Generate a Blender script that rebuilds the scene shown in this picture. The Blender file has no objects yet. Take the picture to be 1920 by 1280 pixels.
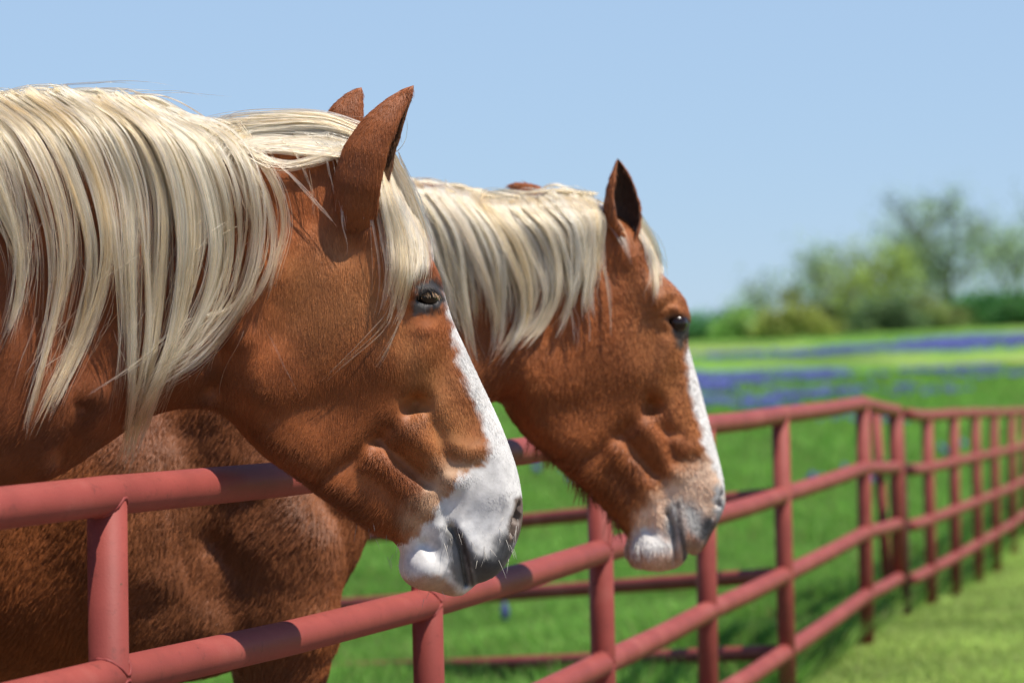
import bpy, math
import numpy as np
from mathutils import Matrix, Vector

SC = bpy.context.scene
COL = SC.collection
RNG = np.random.default_rng(7)

# ------------------------------------------------------------------ camera
FPX = 5600.0                       # focal length in pixels of the 1920 px wide photograph
CAM = np.array([0.0, 0.0, 1.22])
PITCH, ROLL = math.atan(50 / FPX), 0.02
_f = np.array([0, math.cos(PITCH), math.sin(PITCH)])
_u0 = np.array([0, -math.sin(PITCH), math.cos(PITCH)])
_r0 = np.array([1.0, 0, 0])
FWD = _f
UP = math.cos(ROLL) * _u0 + math.sin(ROLL) * _r0
RIGHT = math.cos(ROLL) * _r0 - math.sin(ROLL) * _u0
cam_d = bpy.data.cameras.new('camera')
cam_d.sensor_width = 36.0
cam_d.lens = 36.0 * FPX / 1920.0
cam_d.clip_start, cam_d.clip_end = 0.05, 3000.0
cam_d.dof.use_dof = True
cam_d.dof.focus_distance = 4.93
cam_d.dof.aperture_fstop = 4.4
cam_o = bpy.data.objects.new('camera', cam_d)
COL.objects.link(cam_o)
M = Matrix(((RIGHT[0], UP[0], -FWD[0], CAM[0]), (RIGHT[1], UP[1], -FWD[1], CAM[1]),
            (RIGHT[2], UP[2], -FWD[2], CAM[2]), (0, 0, 0, 1)))
cam_o.matrix_world = M
SC.camera = cam_o

# ------------------------------------------------------------------ sky, sun, exposure
SUN_AZ, SUN_EL = math.radians(63), math.radians(62.5)      # azimuth from "behind the camera" round to the right
SUN = np.array([math.cos(SUN_EL) * math.sin(SUN_AZ), -math.cos(SUN_EL) * math.cos(SUN_AZ), math.sin(SUN_EL)])
world = bpy.data.worlds.new('World')
SC.world = world
world.use_nodes = True
wn = world.node_tree
sky = wn.nodes.new('ShaderNodeTexSky')
sky.sky_type = 'NISHITA'
sky.sun_disc = False
sky.sun_elevation = SUN_EL
sky.sun_rotation = math.atan2(SUN[0], SUN[1])
sky.air_density, sky.dust_density, sky.ozone_density = 1.0, 0.0, 4.0
tint = wn.nodes.new('ShaderNodeMix')
tint.data_type = 'RGBA'
tint.blend_type = 'MULTIPLY'
tint.inputs[0].default_value = 1.0
tint.inputs[7].default_value = (0.80, 0.92, 1.12, 1)
wn.links.new(sky.outputs[0], tint.inputs[6])
bg = wn.nodes['Background']
even = wn.nodes.new('ShaderNodeMix')          # a flat pale blue mixed in evens the sky out towards the horizon
even.data_type = 'RGBA'
geo = wn.nodes.new('ShaderNodeNewGeometry')
sep = wn.nodes.new('ShaderNodeSeparateXYZ')
wn.links.new(geo.outputs['Incoming'], sep.inputs[0])
band = wn.nodes.new('ShaderNodeMapRange')     # strongest at the horizon, faded out overhead to lower the fill light
band.interpolation_type = 'SMOOTHSTEP'
band.inputs['From Min'].default_value, band.inputs['From Max'].default_value = -0.55, -0.10
band.inputs['To Min'].default_value, band.inputs['To Max'].default_value = 0.0, 0.72
wn.links.new(sep.outputs['Z'], band.inputs['Value'])
wn.links.new(band.outputs[0], even.inputs[0])
even.inputs[7].default_value = (4.0, 5.5, 7.4, 1)
wn.links.new(tint.outputs[2], even.inputs[6])
wn.links.new(even.outputs[2], bg.inputs['Color'])
bg.inputs['Strength'].default_value = 0.095
sun_d = bpy.data.lights.new('sun', 'SUN')
sun_d.energy = 5.0
sun_d.angle = math.radians(0.53)
sun_d.color = (1.0, 0.95, 0.87)
sun_o = bpy.data.objects.new('sun', sun_d)
COL.objects.link(sun_o)
sun_o.rotation_euler = Vector(-SUN).to_track_quat('-Z', 'Y').to_euler()
SC.view_settings.view_transform = 'Standard'
SC.view_settings.look = 'None'
SC.view_settings.exposure = 0.26
SC.view_settings.gamma = 1.0
SC.view_settings.use_curve_mapping = False
SC.cycles.use_denoising = True
SC.cycles.max_bounces = 8
SC.cycles.sample_clamp_indirect = 4.0


# ------------------------------------------------------------------ helpers
def unproj(px, py, z):
    """world point seen at photograph pixel (px, py) at depth z along the camera axis"""
    px, py, z = np.asarray(px, float), np.asarray(py, float), np.asarray(z, float)
    d = (FWD + RIGHT * ((px - 960) / FPX)[..., None] - UP * ((py - 640) / FPX)[..., None])
    return CAM + d * z[..., None]


def project(p):
    d = np.asarray(p) - CAM
    z = d @ FWD
    return 960 + FPX * (d @ RIGHT) / z, 640 - FPX * (d @ UP) / z


def link(o, parent=None):
    COL.objects.link(o)
    if parent is not None:
        o.parent = parent
    return o


def tag(o, label=None, cat=None, group=None, kind=None):
    for k, v in (('label', label), ('category', cat), ('group', group), ('kind', kind)):
        if v:
            o[k] = v
    return o


def empty(name, loc=(0, 0, 0)):
    o = bpy.data.objects.new(name, None)
    o.empty_display_size = 0.1
    o.location = loc
    return link(o)


def mesh_obj(name, verts, faces, mat, parent=None, smooth=True, cols=None):
    """verts n x 3 world coordinates, faces: list of int arrays (m x 3 or m x 4) or one array"""
    if not isinstance(faces, (list, tuple)):
        faces = [faces]
    faces = [np.asarray(f, np.int32) for f in faces if len(f)]
    me = bpy.data.meshes.new(name)
    v = np.asarray(verts, np.float32)
    off = np.zeros(3)
    if parent is not None:
        off = np.array(parent.location)
        if parent.parent is not None:
            off = off + np.array(parent.parent.location)
    me.vertices.add(len(v))
    me.vertices.foreach_set('co', (v - off).astype(np.float32).ravel())
    loops = np.concatenate([f.ravel() for f in faces])
    tot = np.concatenate([np.full(len(f), f.shape[1], np.int32) for f in faces])
    start = np.concatenate([[0], np.cumsum(tot)[:-1]]).astype(np.int32)
    me.loops.add(len(loops))
    me.loops.foreach_set('vertex_index', loops)
    me.polygons.add(len(tot))
    me.polygons.foreach_set('loop_start', start)
    me.polygons.foreach_set('loop_total', tot)
    if smooth:
        me.polygons.foreach_set('use_smooth', np.ones(len(tot), bool))
    if cols is not None:
        a = me.attributes.new('col', 'FLOAT_COLOR', 'POINT')
        c = np.ones((len(v), 4), np.float32)
        c[:, :3] = cols
        a.data.foreach_set('color', c.ravel())
    me.update(calc_edges=True)
    me.validate()
    if mat is not None:
        me.materials.append(mat)
    return link(bpy.data.objects.new(name, me), parent)


def hair_obj(name, pts, rad, cols, mat, parent=None):
    """pts n x k x 3 world, rad n x k, cols n x 3"""
    n, k, _ = pts.shape
    hc = bpy.data.hair_curves.new(name)
    hc.add_curves([k] * n)
    off = np.zeros(3)
    q = parent
    while q is not None:
        off = off + np.array(q.location)
        q = q.parent
    hc.attributes['position'].data.foreach_set('vector', (pts - off).astype(np.float32).ravel())
    a = hc.attributes.new('radius', 'FLOAT', 'POINT')
    a.data.foreach_set('value', rad.astype(np.float32).ravel())
    c4 = np.ones((n, 4), np.float32)
    c4[:, :3] = cols
    a = hc.attributes.new('col', 'FLOAT_COLOR', 'CURVE')
    a.data.foreach_set('color', c4.ravel())
    hc.materials.append(mat)
    return link(bpy.data.objects.new(name, hc), parent)


def catmull(pts, n):
    """resample a polyline to n points through a Catmull-Rom spline, evenly along its length"""
    p = np.asarray(pts, float)
    e = np.vstack([2 * p[0] - p[1], p, 2 * p[-1] - p[-2]])
    out = []
    for i in range(len(p) - 1):
        a, b, c, d = e[i:i + 4]
        t = np.linspace(0, 1, 16, endpoint=False)[:, None]
        out.append(0.5 * (2 * b + (c - a) * t + (2 * a - 5 * b + 4 * c - d) * t * t + (3 * b - a - 3 * c + d) * t ** 3))
    q = np.vstack(out + [p[-1:]])
    s = np.concatenate([[0], np.cumsum(np.linalg.norm(np.diff(q, axis=0), axis=1))])
    u = np.linspace(0, s[-1], n)
    return np.stack([np.interp(u, s, q[:, j]) for j in range(q.shape[1])], 1)


def smooth01(a, b, x):
    t = np.clip((np.asarray(x, float) - a) / (b - a), 0, 1)
    return t * t * (3 - 2 * t)


def new_mat(name):
    m = bpy.data.materials.new(name)
    m.use_nodes = True
    return m, m.node_tree.nodes, m.node_tree.links, m.node_tree.nodes['Principled BSDF']


def noise_node(nd, scale, detail=4.0, rough=0.55):
    n = nd.new('ShaderNodeTexNoise')
    n.inputs['Scale'].default_value = scale
    n.inputs['Detail'].default_value = detail
    n.inputs['Roughness'].default_value = rough
    return n


def ramp_node(nd, stops):
    r = nd.new('ShaderNodeValToRGB')
    while len(r.color_ramp.elements) < len(stops):
        r.color_ramp.elements.new(0.5)
    for e, (p, c) in zip(r.color_ramp.elements, stops):
        e.position = p
        e.color = (*c, 1)
    return r


def mix_node(nd, lk, fac, a, b, blend='MIX'):
    m = nd.new('ShaderNodeMix')
    m.data_type = 'RGBA'
    m.blend_type = blend
    for sock, val in ((m.inputs[0], fac), (m.inputs[6], a), (m.inputs[7], b)):
        if hasattr(val, 'is_linked'):
            lk.new(val, sock)
        elif isinstance(val, (int, float)):
            sock.default_value = val
        else:
            sock.default_value = (*val, 1)
    return m.outputs[2]


def attr_node(nd, name='col'):
    a = nd.new('ShaderNodeAttribute')
    a.attribute_name = name
    return a


# ------------------------------------------------------------------ ground
def ground_z(x, y):
    x, y = np.asarray(x, float), np.asarray(y, float)
    dip = -0.25 * smooth01(10.5, 17.0, y - 1.2 * x)
    xx = np.clip(x, -60, 80)
    rise = np.clip((y - 30) / 120.0, 0, 1.3) * (2.1 + 0.036 * xx + 0.25)
    rise = np.where(y > 150, rise - (y - 150) * 0.004, rise)
    bump = 0.03 * np.sin(x * 0.7 + 1.3 * np.sin(y * 0.23)) * smooth01(14, 30, y)
    return dip + rise + bump


def ground_hit(px, py):
    """where the line of sight through a photograph pixel meets the ground"""
    zs = np.linspace(5, 400, 4000)
    p = unproj(np.full(4000, px), np.full(4000, py), zs)
    i = np.argmax(p[:, 2] < ground_z(p[:, 0], p[:, 1]))
    return p[i]


def leaf_material(name, stops, rough=0.55, trans=0.42, scale=0.0):
    m, nd, lk, b = new_mat(name)
    at = attr_node(nd)
    lk.new(at.outputs['Color'], b.inputs['Base Color'])
    b.inputs['Roughness'].default_value = rough
    b.inputs['Specular IOR Level'].default_value = 0.25
    tr = nd.new('ShaderNodeBsdfTranslucent')
    lk.new(at.outputs['Color'], tr.inputs['Color'])
    ms = nd.new('ShaderNodeMixShader')
    ms.inputs[0].default_value = trans
    lk.new(b.outputs[0], ms.inputs[1])
    lk.new(tr.outputs[0], ms.inputs[2])
    lk.new(ms.outputs[0], nd['Material Output'].inputs['Surface'])
    return m


M_LEAF = leaf_material('leaf', None)


def field_material():
    m, nd, lk, b = new_mat('meadow_soil_and_turf')
    tc = nd.new('ShaderNodeTexCoord')
    mp = nd.new('ShaderNodeMapping')
    mp.inputs['Scale'].default_value = (1, 0.45, 1)
    lk.new(tc.outputs['Object'], mp.inputs[0])
    n1 = noise_node(nd, 0.10, 5)
    n2 = noise_node(nd, 9.0, 6)
    n3 = noise_node(nd, 0.35, 4)
    for n in (n1, n3):
        lk.new(mp.outputs[0], n.inputs['Vector'])
    lk.new(tc.outputs['Object'], n2.inputs['Vector'])
    r1 = ramp_node(nd, [(0.34, (0.11, 0.26, 0.04)), (0.50, (0.17, 0.33, 0.055)), (0.60, (0.27, 0.34, 0.09)), (0.72, (0.34, 0.33, 0.15))])
    lk.new(n1.outputs[0], r1.inputs[0])
    r3 = ramp_node(nd, [(0.35, (0.6, 0.6, 0.6)), (0.65, (1.25, 1.25, 1.2))])
    lk.new(n3.outputs[0], r3.inputs[0])
    c = mix_node(nd, lk, 1.0, r1.outputs[0], r3.outputs[0], 'MULTIPLY')
    r2 = ramp_node(nd, [(0.3, (0.55, 0.55, 0.5)), (0.7, (1.3, 1.3, 1.3))])
    lk.new(n2.outputs[0], r2.inputs[0])
    c = mix_node(nd, lk, 1.0, c, r2.outputs[0], 'MULTIPLY')
    bounce_earth = attr_node(nd, 'bounce_earth')
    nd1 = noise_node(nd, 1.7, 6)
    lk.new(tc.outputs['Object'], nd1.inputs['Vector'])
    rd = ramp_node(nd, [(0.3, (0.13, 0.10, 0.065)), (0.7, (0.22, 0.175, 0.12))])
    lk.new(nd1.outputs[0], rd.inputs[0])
    c = mix_node(nd, lk, bounce_earth.outputs['Fac'], c, rd.outputs[0])
    lk.new(c, b.inputs['Base Color'])
    b.inputs['Roughness'].default_value = 0.9
    b.inputs['Specular IOR Level'].default_value = 0.1
    bp = nd.new('ShaderNodeBump')
    bp.inputs['Strength'].default_value = 0.6
    bp.inputs['Distance'].default_value = 0.03
    lk.new(n2.outputs[0], bp.inputs['Height'])
    lk.new(bp.outputs[0], b.inputs['Normal'])
    return m


def build_ground():
    ys = np.concatenate([np.linspace(-40, 0, 12), np.linspace(1, 30, 90), np.linspace(31, 170, 140), np.geomspace(175, 2500, 30)])
    xs = np.concatenate([-np.geomspace(40, 2500, 24)[::-1], np.linspace(-38, -6, 40), np.linspace(-5.6, 10, 80), np.linspace(10.4, 38, 40), np.geomspace(40, 2500, 24)])
    X, Y = np.meshgrid(xs, ys)
    V = np.stack([X, Y, ground_z(X, Y)], -1).reshape(-1, 3)
    ny, nx = X.shape
    i = np.arange(nx * ny).reshape(ny, nx)
    F = np.stack([i[:-1, :-1], i[:-1, 1:], i[1:, 1:], i[1:, :-1]], -1).reshape(-1, 4)
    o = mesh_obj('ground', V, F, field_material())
    tag(o, kind='structure')
    at = o.data.attributes.new('bounce_earth', 'FLOAT', 'POINT')
    wr = (1 - smooth01(8.0, 10.5, V[:, 1] + 0.5 * np.sin(V[:, 0] * 1.3))) * (1 - smooth01(9, 16, np.abs(V[:, 0])))  # unseen near ground turned to bare earth, added for a warmer bounce
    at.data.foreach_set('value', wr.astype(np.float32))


build_ground()

# fence line in plan: x, y of the posts of the long fence (measured from the photograph), beginning beside the camera
FENCE = []
for px, s in ((195, 1240.0), (790, 960.0), (1118, 762.0), (1318, 632.0), (1460, 545.0), (1615, 440.0)):
    z = FPX / s
    p = unproj(px, 640, z)
    FENCE.append((p[0], p[1]))
FAR = []
for px, z in ((1735, 15.8), (1785, 17.1), (1825, 18.6), (1860, 20.2), (1893, 22.0), (1917, 24.0), (1942, 26.2), (1965, 28.6)):
    p = unproj(px, 640, z)
    FAR.append((p[0], p[1]))
FLINE = np.array(FENCE + FAR)


def near_side(x, y):
    """> 0 on the camera's (right-hand) side of the long fence"""
    fx = np.interp(y, FLINE[:, 1], FLINE[:, 0]) + np.clip(np.asarray(y) - FLINE[-1, 1], 0, None) * 0.24
    return x - fx


def grass():
    """grass blades, one triangle each, thick near the fence and thinning with distance"""
    rng = np.random.default_rng(3)
    pos = []
    for y0, y1, n in ((8.5, 11, 50000), (11, 15, 170000), (15, 22, 150000), (22, 40, 120000), (40, 80, 80000)):
        y = rng.uniform(y0, y1, n)
        x = rng.uniform(-0.23, 0.24, n) * (y + 1.5)
        pos.append(np.stack([x, y], 1))
    p = np.vstack(pos)
    ns = near_side(p[:, 0], p[:, 1])
    clump = np.sin(p[:, 0] * 3.1 + 2 * np.sin(p[:, 1] * 1.3)) * np.sin(p[:, 1] * 2.7 + p[:, 0])
    hgt = np.where(ns > -0.06, 0.03, 0.11) * (0.7 + 0.5 * rng.random(len(p)) + 0.35 * clump)
    strip = (ns < -0.06) & (ns > -0.8)
    hgt *= np.where(strip, 1.15 + 0.45 * np.sin(p[:, 1] * 4.3) * np.sin(p[:, 1] * 1.7 + 1), 1.0)
    hgt = np.clip(hgt, 0.015, None) * (1 + 0.012 * p[:, 1])
    n = len(p)
    a = rng.uniform(0, 2 * np.pi, n)
    wd = 0.0035 * (1 + 0.10 * p[:, 1]) * np.where(ns > 0.1, 0.8, 1)
    base = np.stack([p[:, 0], p[:, 1], ground_z(p[:, 0], p[:, 1]) - 0.004], 1)
    side = np.stack([np.cos(a), np.sin(a), np.zeros(n)], 1) * wd[:, None]
    lean = np.stack([rng.normal(0, 0.45, n), rng.normal(0, 0.45, n), np.ones(n)], 1) * hgt[:, None]
    V = np.stack([base - side, base + side, base + lean], 1).reshape(-1, 3)
    F = np.arange(3 * n).reshape(n, 3)
    near = np.array([0.44, 0.56, 0.14])
    far = np.array([0.20, 0.40, 0.065])
    t = smooth01(-0.15, 0.02, ns)[:, None]
    c = far * (1 - t) + near * t
    c = c * (0.65 + 0.7 * rng.random((n, 1))) * (1 + 0.25 * clump[:, None])
    c[strip] *= np.array([0.8, 0.84, 0.8])
    dry = rng.random(n) < 0.10
    c[dry] = np.array([0.30, 0.27, 0.10]) * (0.7 + 0.5 * rng.random((dry.sum(), 1)))
    o = mesh_obj('grass', V, F, M_LEAF, smooth=False, cols=np.repeat(c, 3, 0))
    tag(o, kind='stuff')


grass()


def flowers():
    """bluebonnets: each a small blue spike of petals on the meadow, in drifts"""
    rng = np.random.default_rng(11)
    drifts = [  # photograph pixel of the drift's centre, half width and half depth in metres, number
        (1820, 648, 5.0, 7.0, 5200), (1900, 640, 4.0, 6.0, 2600), (1690, 660, 4.5, 6.0, 2600), (1560, 668, 4.0, 5.0, 900), (1460, 716, 2.6, 4.0, 2400), (1345, 728, 1.5, 4.0, 1700),
        (1540, 716, 1.2, 3.0, 420), (1400, 768, 1.7, 3.0, 1000), (1490, 752, 0.9, 2.0, 420), (1790, 703, 1.6, 2.2, 520), (1860, 716, 1.0, 2.0, 200), (1660, 742, 0.8, 1.6, 120),
        (1750, 748, 1.0, 1.2, 90), (1600, 800, 1.4, 2.4, 90), (1640, 905, 0.6, 1.4, 40), (1760, 860, 0.5, 1.2, 26), (1040, 900, 1.4, 4.0, 60),
        (1560, 930, 0.6, 1.2, 24), (1040, 1190, 0.5, 0.8, 8)]
    P = []
    for px, py, rx, ry, n in drifts:
        c = ground_hit(px, py)
        n = int(n * 0.24)
        sub = rng.normal(0, 0.5, (11, 2)) * [rx, ry]
        q = sub[rng.integers(0, 11, n)] + rng.normal(0, 0.16, (n, 2)) * [rx, ry] + c[:2]
        P.append(q)
    p = np.vstack(P)
    p = p[near_side(p[:, 0], p[:, 1]) < -0.05]
    n = len(p)
    big = 1 + 0.018 * p[:, 1]
    z = ground_z(p[:, 0], p[:, 1])
    V, F = [], []
    ang = np.arange(4) * np.pi / 2
    h0 = 0.10 + 0.08 * rng.random(n)
    for k, (hh, rr) in enumerate(((0.0, 0.016), (0.035, 0.024), (0.085, 0.004))):
        for a in ang:
            V.append(np.stack([p[:, 0] + rr * big * np.cos(a + k), p[:, 1] + rr * big * np.sin(a + k), z + h0 + hh * 1.2], 1))
    V = np.stack(V, 1).reshape(-1, 3)
    q = []
    for k in range(2):
        for j in range(4):
            q.append((k * 4 + j, k * 4 + (j + 1) % 4, k * 4 + 4 + (j + 1) % 4, k * 4 + 4 + j))
    F = (np.arange(n)[:, None, None] * 12 + np.array(q)[None]).reshape(-1, 4)
    c = np.array([0.17, 0.20, 0.52]) * (0.7 + 0.6 * rng.random((n, 1)))
    o = mesh_obj('bluebonnets', V, F, M_LEAF, smooth=False, cols=np.repeat(c, 12, 0))
    tag(o, kind='stuff')


flowers()


# ------------------------------------------------------------------ trees and bushes beyond the meadow
def bark_material():
    m, nd, lk, b = new_mat('bark')
    n = noise_node(nd, 6)
    r = ramp_node(nd, [(0.3, (0.05, 0.045, 0.04)), (0.7, (0.14, 0.125, 0.11))])
    lk.new(n.outputs[0], r.inputs[0])
    lk.new(r.outputs[0], b.inputs['Base Color'])
    b.inputs['Roughness'].default_value = 0.9
    return m


M_BARK = bark_material()


def tube(path, rad, sides=8, cap=True):
    """verts, quads, tris of a tube along path (n x 3) with radius per point"""
    path = np.asarray(path, float)
    n = len(path)
    rad = np.broadcast_to(np.asarray(rad, float), (n,))
    t = np.gradient(path, axis=0)
    t /= np.linalg.norm(t, axis=1)[:, None]
    ref = np.array([0, 0, 1.0]) if abs(t[0, 2]) < 0.9 else np.array([0, 1.0, 0])
    b = np.cross(t, ref)
    b /= np.linalg.norm(b, axis=1)[:, None]
    c = np.cross(b, t)
    a = np.arange(sides) * 2 * np.pi / sides
    V = path[:, None] + rad[:, None, None] * (np.cos(a)[None, :, None] * b[:, None] + np.sin(a)[None, :, None] * c[:, None])
    V = V.reshape(-1, 3)
    i = np.arange(n * sides).reshape(n, sides)
    Q = np.stack([i[:-1], np.roll(i[:-1], -1, 1), np.roll(i[1:], -1, 1), i[1:]], -1).reshape(-1, 4)
    T = np.zeros((0, 3), int)
    if cap:
        V = np.vstack([V, path[0], path[-1]])
        T = np.concatenate([np.stack([np.full(sides, n * sides), np.roll(i[0], -1), i[0]], 1),
                            np.stack([np.full(sides, n * sides + 1), i[-1], np.roll(i[-1], -1)], 1)])
    return V, Q, T


class MB:
    def __init__(self):
        self.v, self.q, self.t, self.c, self.n = [], [], [], [], 0

    def add(self, V, Q=None, T=None, col=None):
        if Q is not None and len(Q):
            self.q.append(np.asarray(Q) + self.n)
        if T is not None and len(T):
            self.t.append(np.asarray(T) + self.n)
        self.v.append(V)
        if col is not None:
            self.c.append(np.broadcast_to(col, (len(V), 3)))
        self.n += len(V)

    def build(self, name, mat, parent=None, smooth=True):
        f = []
        if self.q:
            f.append(np.vstack(self.q))
        if self.t:
            f.append(np.vstack(self.t))
        return mesh_obj(name, np.vstack(self.v), f, mat, parent, smooth, np.vstack(self.c) if self.c else None)


def leaves(centers, rng, size, col, spread):
    n = len(centers)
    p = centers + rng.normal(0, 1, (n, 3)) * spread
    a, b = rng.normal(0, 1, (n, 3)), rng.normal(0, 1, (n, 3))
    a /= np.linalg.norm(a, axis=1)[:, None]
    b -= a * (a * b).sum(1)[:, None]
    b /= np.linalg.norm(b, axis=1)[:, None]
    s = size * (0.6 + 0.8 * rng.random((n, 1)))
    V = np.stack([p - a * s, p - b * s * 0.5, p + a * s, p + b * s * 0.5], 1).reshape(-1, 3)
    F = np.arange(4 * n).reshape(n, 4)
    c = np.asarray(col) * (0.6 + 0.8 * rng.random((n, 1)))
    return V, F, np.repeat(c, 4, 0)


def make_tree(px, py_base, py_top, halfw_px, depth, seed, label, leafcol, nleaf, dens=1.0, group='trees along the far edge of the meadow'):
    rng = np.random.default_rng(seed)
    base = unproj(px, py_base, depth)
    base[2] = ground_z(base[0], base[1]) - 0.1
    m = depth / FPX
    H = (py_base - py_top) * m
    W = halfw_px * m
    root = empty('tree', base)
    tag(root, label, 'tree', group)
    wood, tips = MB(), []

    def grow(p, d, L, r, lev):
        k = 6
        pts = [p]
        for _ in range(k):
            d = d + rng.normal(0, 0.16, 3)
            d[2] += 0.05
            d /= np.linalg.norm(d)
            pts.append(pts[-1] + d * L / k)
        pts = np.array(pts)
        wood.add(*tube(pts, np.linspace(r, r * 0.55, k + 1), 6, cap=False))
        if lev == 0:
            for q in pts[2:]:
                tips.append(q)
            return
        for c in range(4 if lev > 1 else 3):
            q = pts[rng.integers(3, k + 1)] if c else pts[-1]
            az = rng.uniform(0, 2 * np.pi)
            out = np.array([np.cos(az), np.sin(az) * 0.8, 0.0])
            dd = d * 0.45 + out * (0.75 * W / (0.5 * H) + 0.2) + np.array([0, 0, 0.28])
            dd /= np.linalg.norm(dd)
            grow(q, dd, L * rng.uniform(0.62, 0.85), r * 0.5, lev - 1)

    for _ in range(2):
        d0 = np.array([rng.normal(0, 0.25), rng.normal(0, 0.2), 1.0])
        grow(base.copy(), d0 / np.linalg.norm(d0), H * 0.36, H * 0.022, 3)
    tips = np.array(tips)
    # fit the crown into the photographed outline
    Vw = np.vstack(wood.v)
    lo, hi = tips.min(0), tips.max(0)
    sx = 2 * W / (hi[0] - lo[0])
    sz = H / (hi[2] - base[2])

    def fit(v):
        w = v.copy()
        t = np.clip((v[:, 2:3] - base[2]) / (0.5 * H), 0, 1)
        cx = (hi[0] + lo[0]) / 2 - base[0]
        w[:, 0:1] = base[0] + (v[:, 0:1] - base[0] - cx * t) * (1 + (sx - 1) * t)
        w[:, 2] = base[2] + (v[:, 2] - base[2]) * sz
        return w

    wood.v = [fit(v) for v in wood.v]
    tips = fit(tips)
    low = tips[rng.integers(0, len(tips), len(tips))].copy()
    low[:, 2] = base[2] + H * rng.uniform(0.15, 0.62, len(low))
    low[:, 0] = base[0] + (low[:, 0] - base[0]) * rng.uniform(0.5, 1.15, len(low))
    tips = np.vstack([tips, low])
    wood.build('trunk', M_BARK, root)
    clump = rng.random(len(tips))
    keep = tips[clump < dens]
    c = keep[rng.integers(0, len(keep), int(nleaf * 0.62))]
    shade = (0.75 + 0.5 * np.sin(c[:, :1] * 2.1 + c[:, 2:3] * 3.0) * 0.5)
    V, F, C = leaves(c, rng, 0.10, np.array(leafcol) * 1.5, 0.46)
    C = C * np.repeat(shade, 4, 0)
    mesh_obj('crown', V, F, M_LEAF, root, False, C)


def make_bush(px, py_base, py_top, halfw_px, depth, seed, label, leafcol, nleaf):
    rng = np.random.default_rng(seed)
    base = unproj(px, py_base, depth)
    base[2] = ground_z(base[0], base[1]) - 0.05
    m = depth / FPX
    H, W = (py_base - py_top) * m, halfw_px * m
    root = empty('bush', base)
    tag(root, label, 'bush', 'bushes along the far edge of the meadow')
    wood = MB()
    for k in range(9):
        az = rng.uniform(0, 2 * np.pi)
        tip = base + np.array([np.cos(az) * W * 0.7, np.sin(az) * W * 0.4, H * rng.uniform(0.5, 0.85)])
        pts = catmull([base, (base + tip) / 2 + rng.normal(0, 0.1, 3), tip], 6)
        wood.add(*tube(pts, np.linspace(0.05, 0.012, 6), 5, cap=False))
    wood.build('stems', M_BARK, root)
    nb = max(10, int(W * 9))
    th, rr = rng.uniform(0, 2 * np.pi, nb), np.sqrt(rng.random(nb))
    blobs = np.stack([np.cos(th) * rr * W, np.sin(th) * rr * W * 0.5, np.zeros(nb)], 1)
    blobs[:, 2] = H * (0.15 + 0.75 * rng.random(nb) * np.sqrt(np.clip(1 - rr ** 2, 0.04, 1)))
    k = rng.integers(0, nb, nleaf)
    tone = rng.uniform(0.6, 1.4, nb)[k][:, None]
    V, F, C = leaves(base + blobs[k], rng, 0.10, np.array(leafcol) * 1.8, np.array([0.36, 0.28, 0.26]))
    V[:, 2] = np.maximum(V[:, 2], base[2] + 0.02)
    mesh_obj('foliage', V, F, M_LEAF, root, False, C * np.repeat(tone, 4, 0))


DG, MG, YG, GG = (0.05, 0.15, 0.04), (0.14, 0.24, 0.07), (0.36, 0.46, 0.10), (0.30, 0.41, 0.22)
make_tree(1790, 606, 340, 150, 152, 21, 'tallest airy tree with thin spring leaves at the right of the far hedge', GG, 8500, 0.75)
make_tree(1912, 602, 362, 95, 158, 22, 'tall thinly leafed tree cut by the right edge of the photo', GG, 5200, 0.75)
make_tree(1650, 612, 440, 92, 148, 23, 'yellow green tree just left of the tallest tree', YG, 6000, 0.8)
make_tree(1528, 622, 448, 62, 150, 24, 'slim pale tree standing apart left of the yellow green tree', GG, 3200, 0.75)
make_tree(1715, 608, 395, 80, 156, 25, 'thin bare branched tree between yellow green and tallest trees', MG, 2600, 0.6)
make_tree(1440, 632, 512, 62, 152, 26, 'small sparse tree at the left end of the far tree line', GG, 1900, 0.65)
make_tree(1590, 616, 490, 60, 146, 27, 'low bright leafed tree between the slim pale tree and yellow green tree', YG, 2600, 0.8)
make_bush(1330, 646, 590, 66, 146, 31, 'dark green rounded bush at the left end of the hedge near the rear horse', DG, 3800)
make_bush(1412, 640, 572, 60, 143, 32, 'yellowish green bush beside the dark rounded one', (0.17, 0.26, 0.07), 3600)
make_bush(1492, 634, 540, 66, 141, 33, 'tall olive bush below the slim pale tree', (0.22, 0.24, 0.06), 4600)
make_bush(1578, 628, 562, 66, 146, 34, 'dark brownish bush under the yellow green tree', (0.12, 0.13, 0.06), 3800)
make_bush(1660, 620, 545, 70, 142, 35, 'dark bush around the foot of the thin bare branched tree', (0.08, 0.12, 0.05), 4600)
make_bush(1750, 614, 548, 72, 144, 36, 'olive bush under the left half of the tallest tree', (0.15, 0.18, 0.06), 4600)
make_bush(1838, 606, 536, 72, 146, 37, 'deep green bush under the right half of the tallest tree', DG, 4400)
make_bush(1925, 602, 532, 70, 143, 38, 'deep green bush at the right edge of the photo', (0.06, 0.15, 0.04), 4400)


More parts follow.
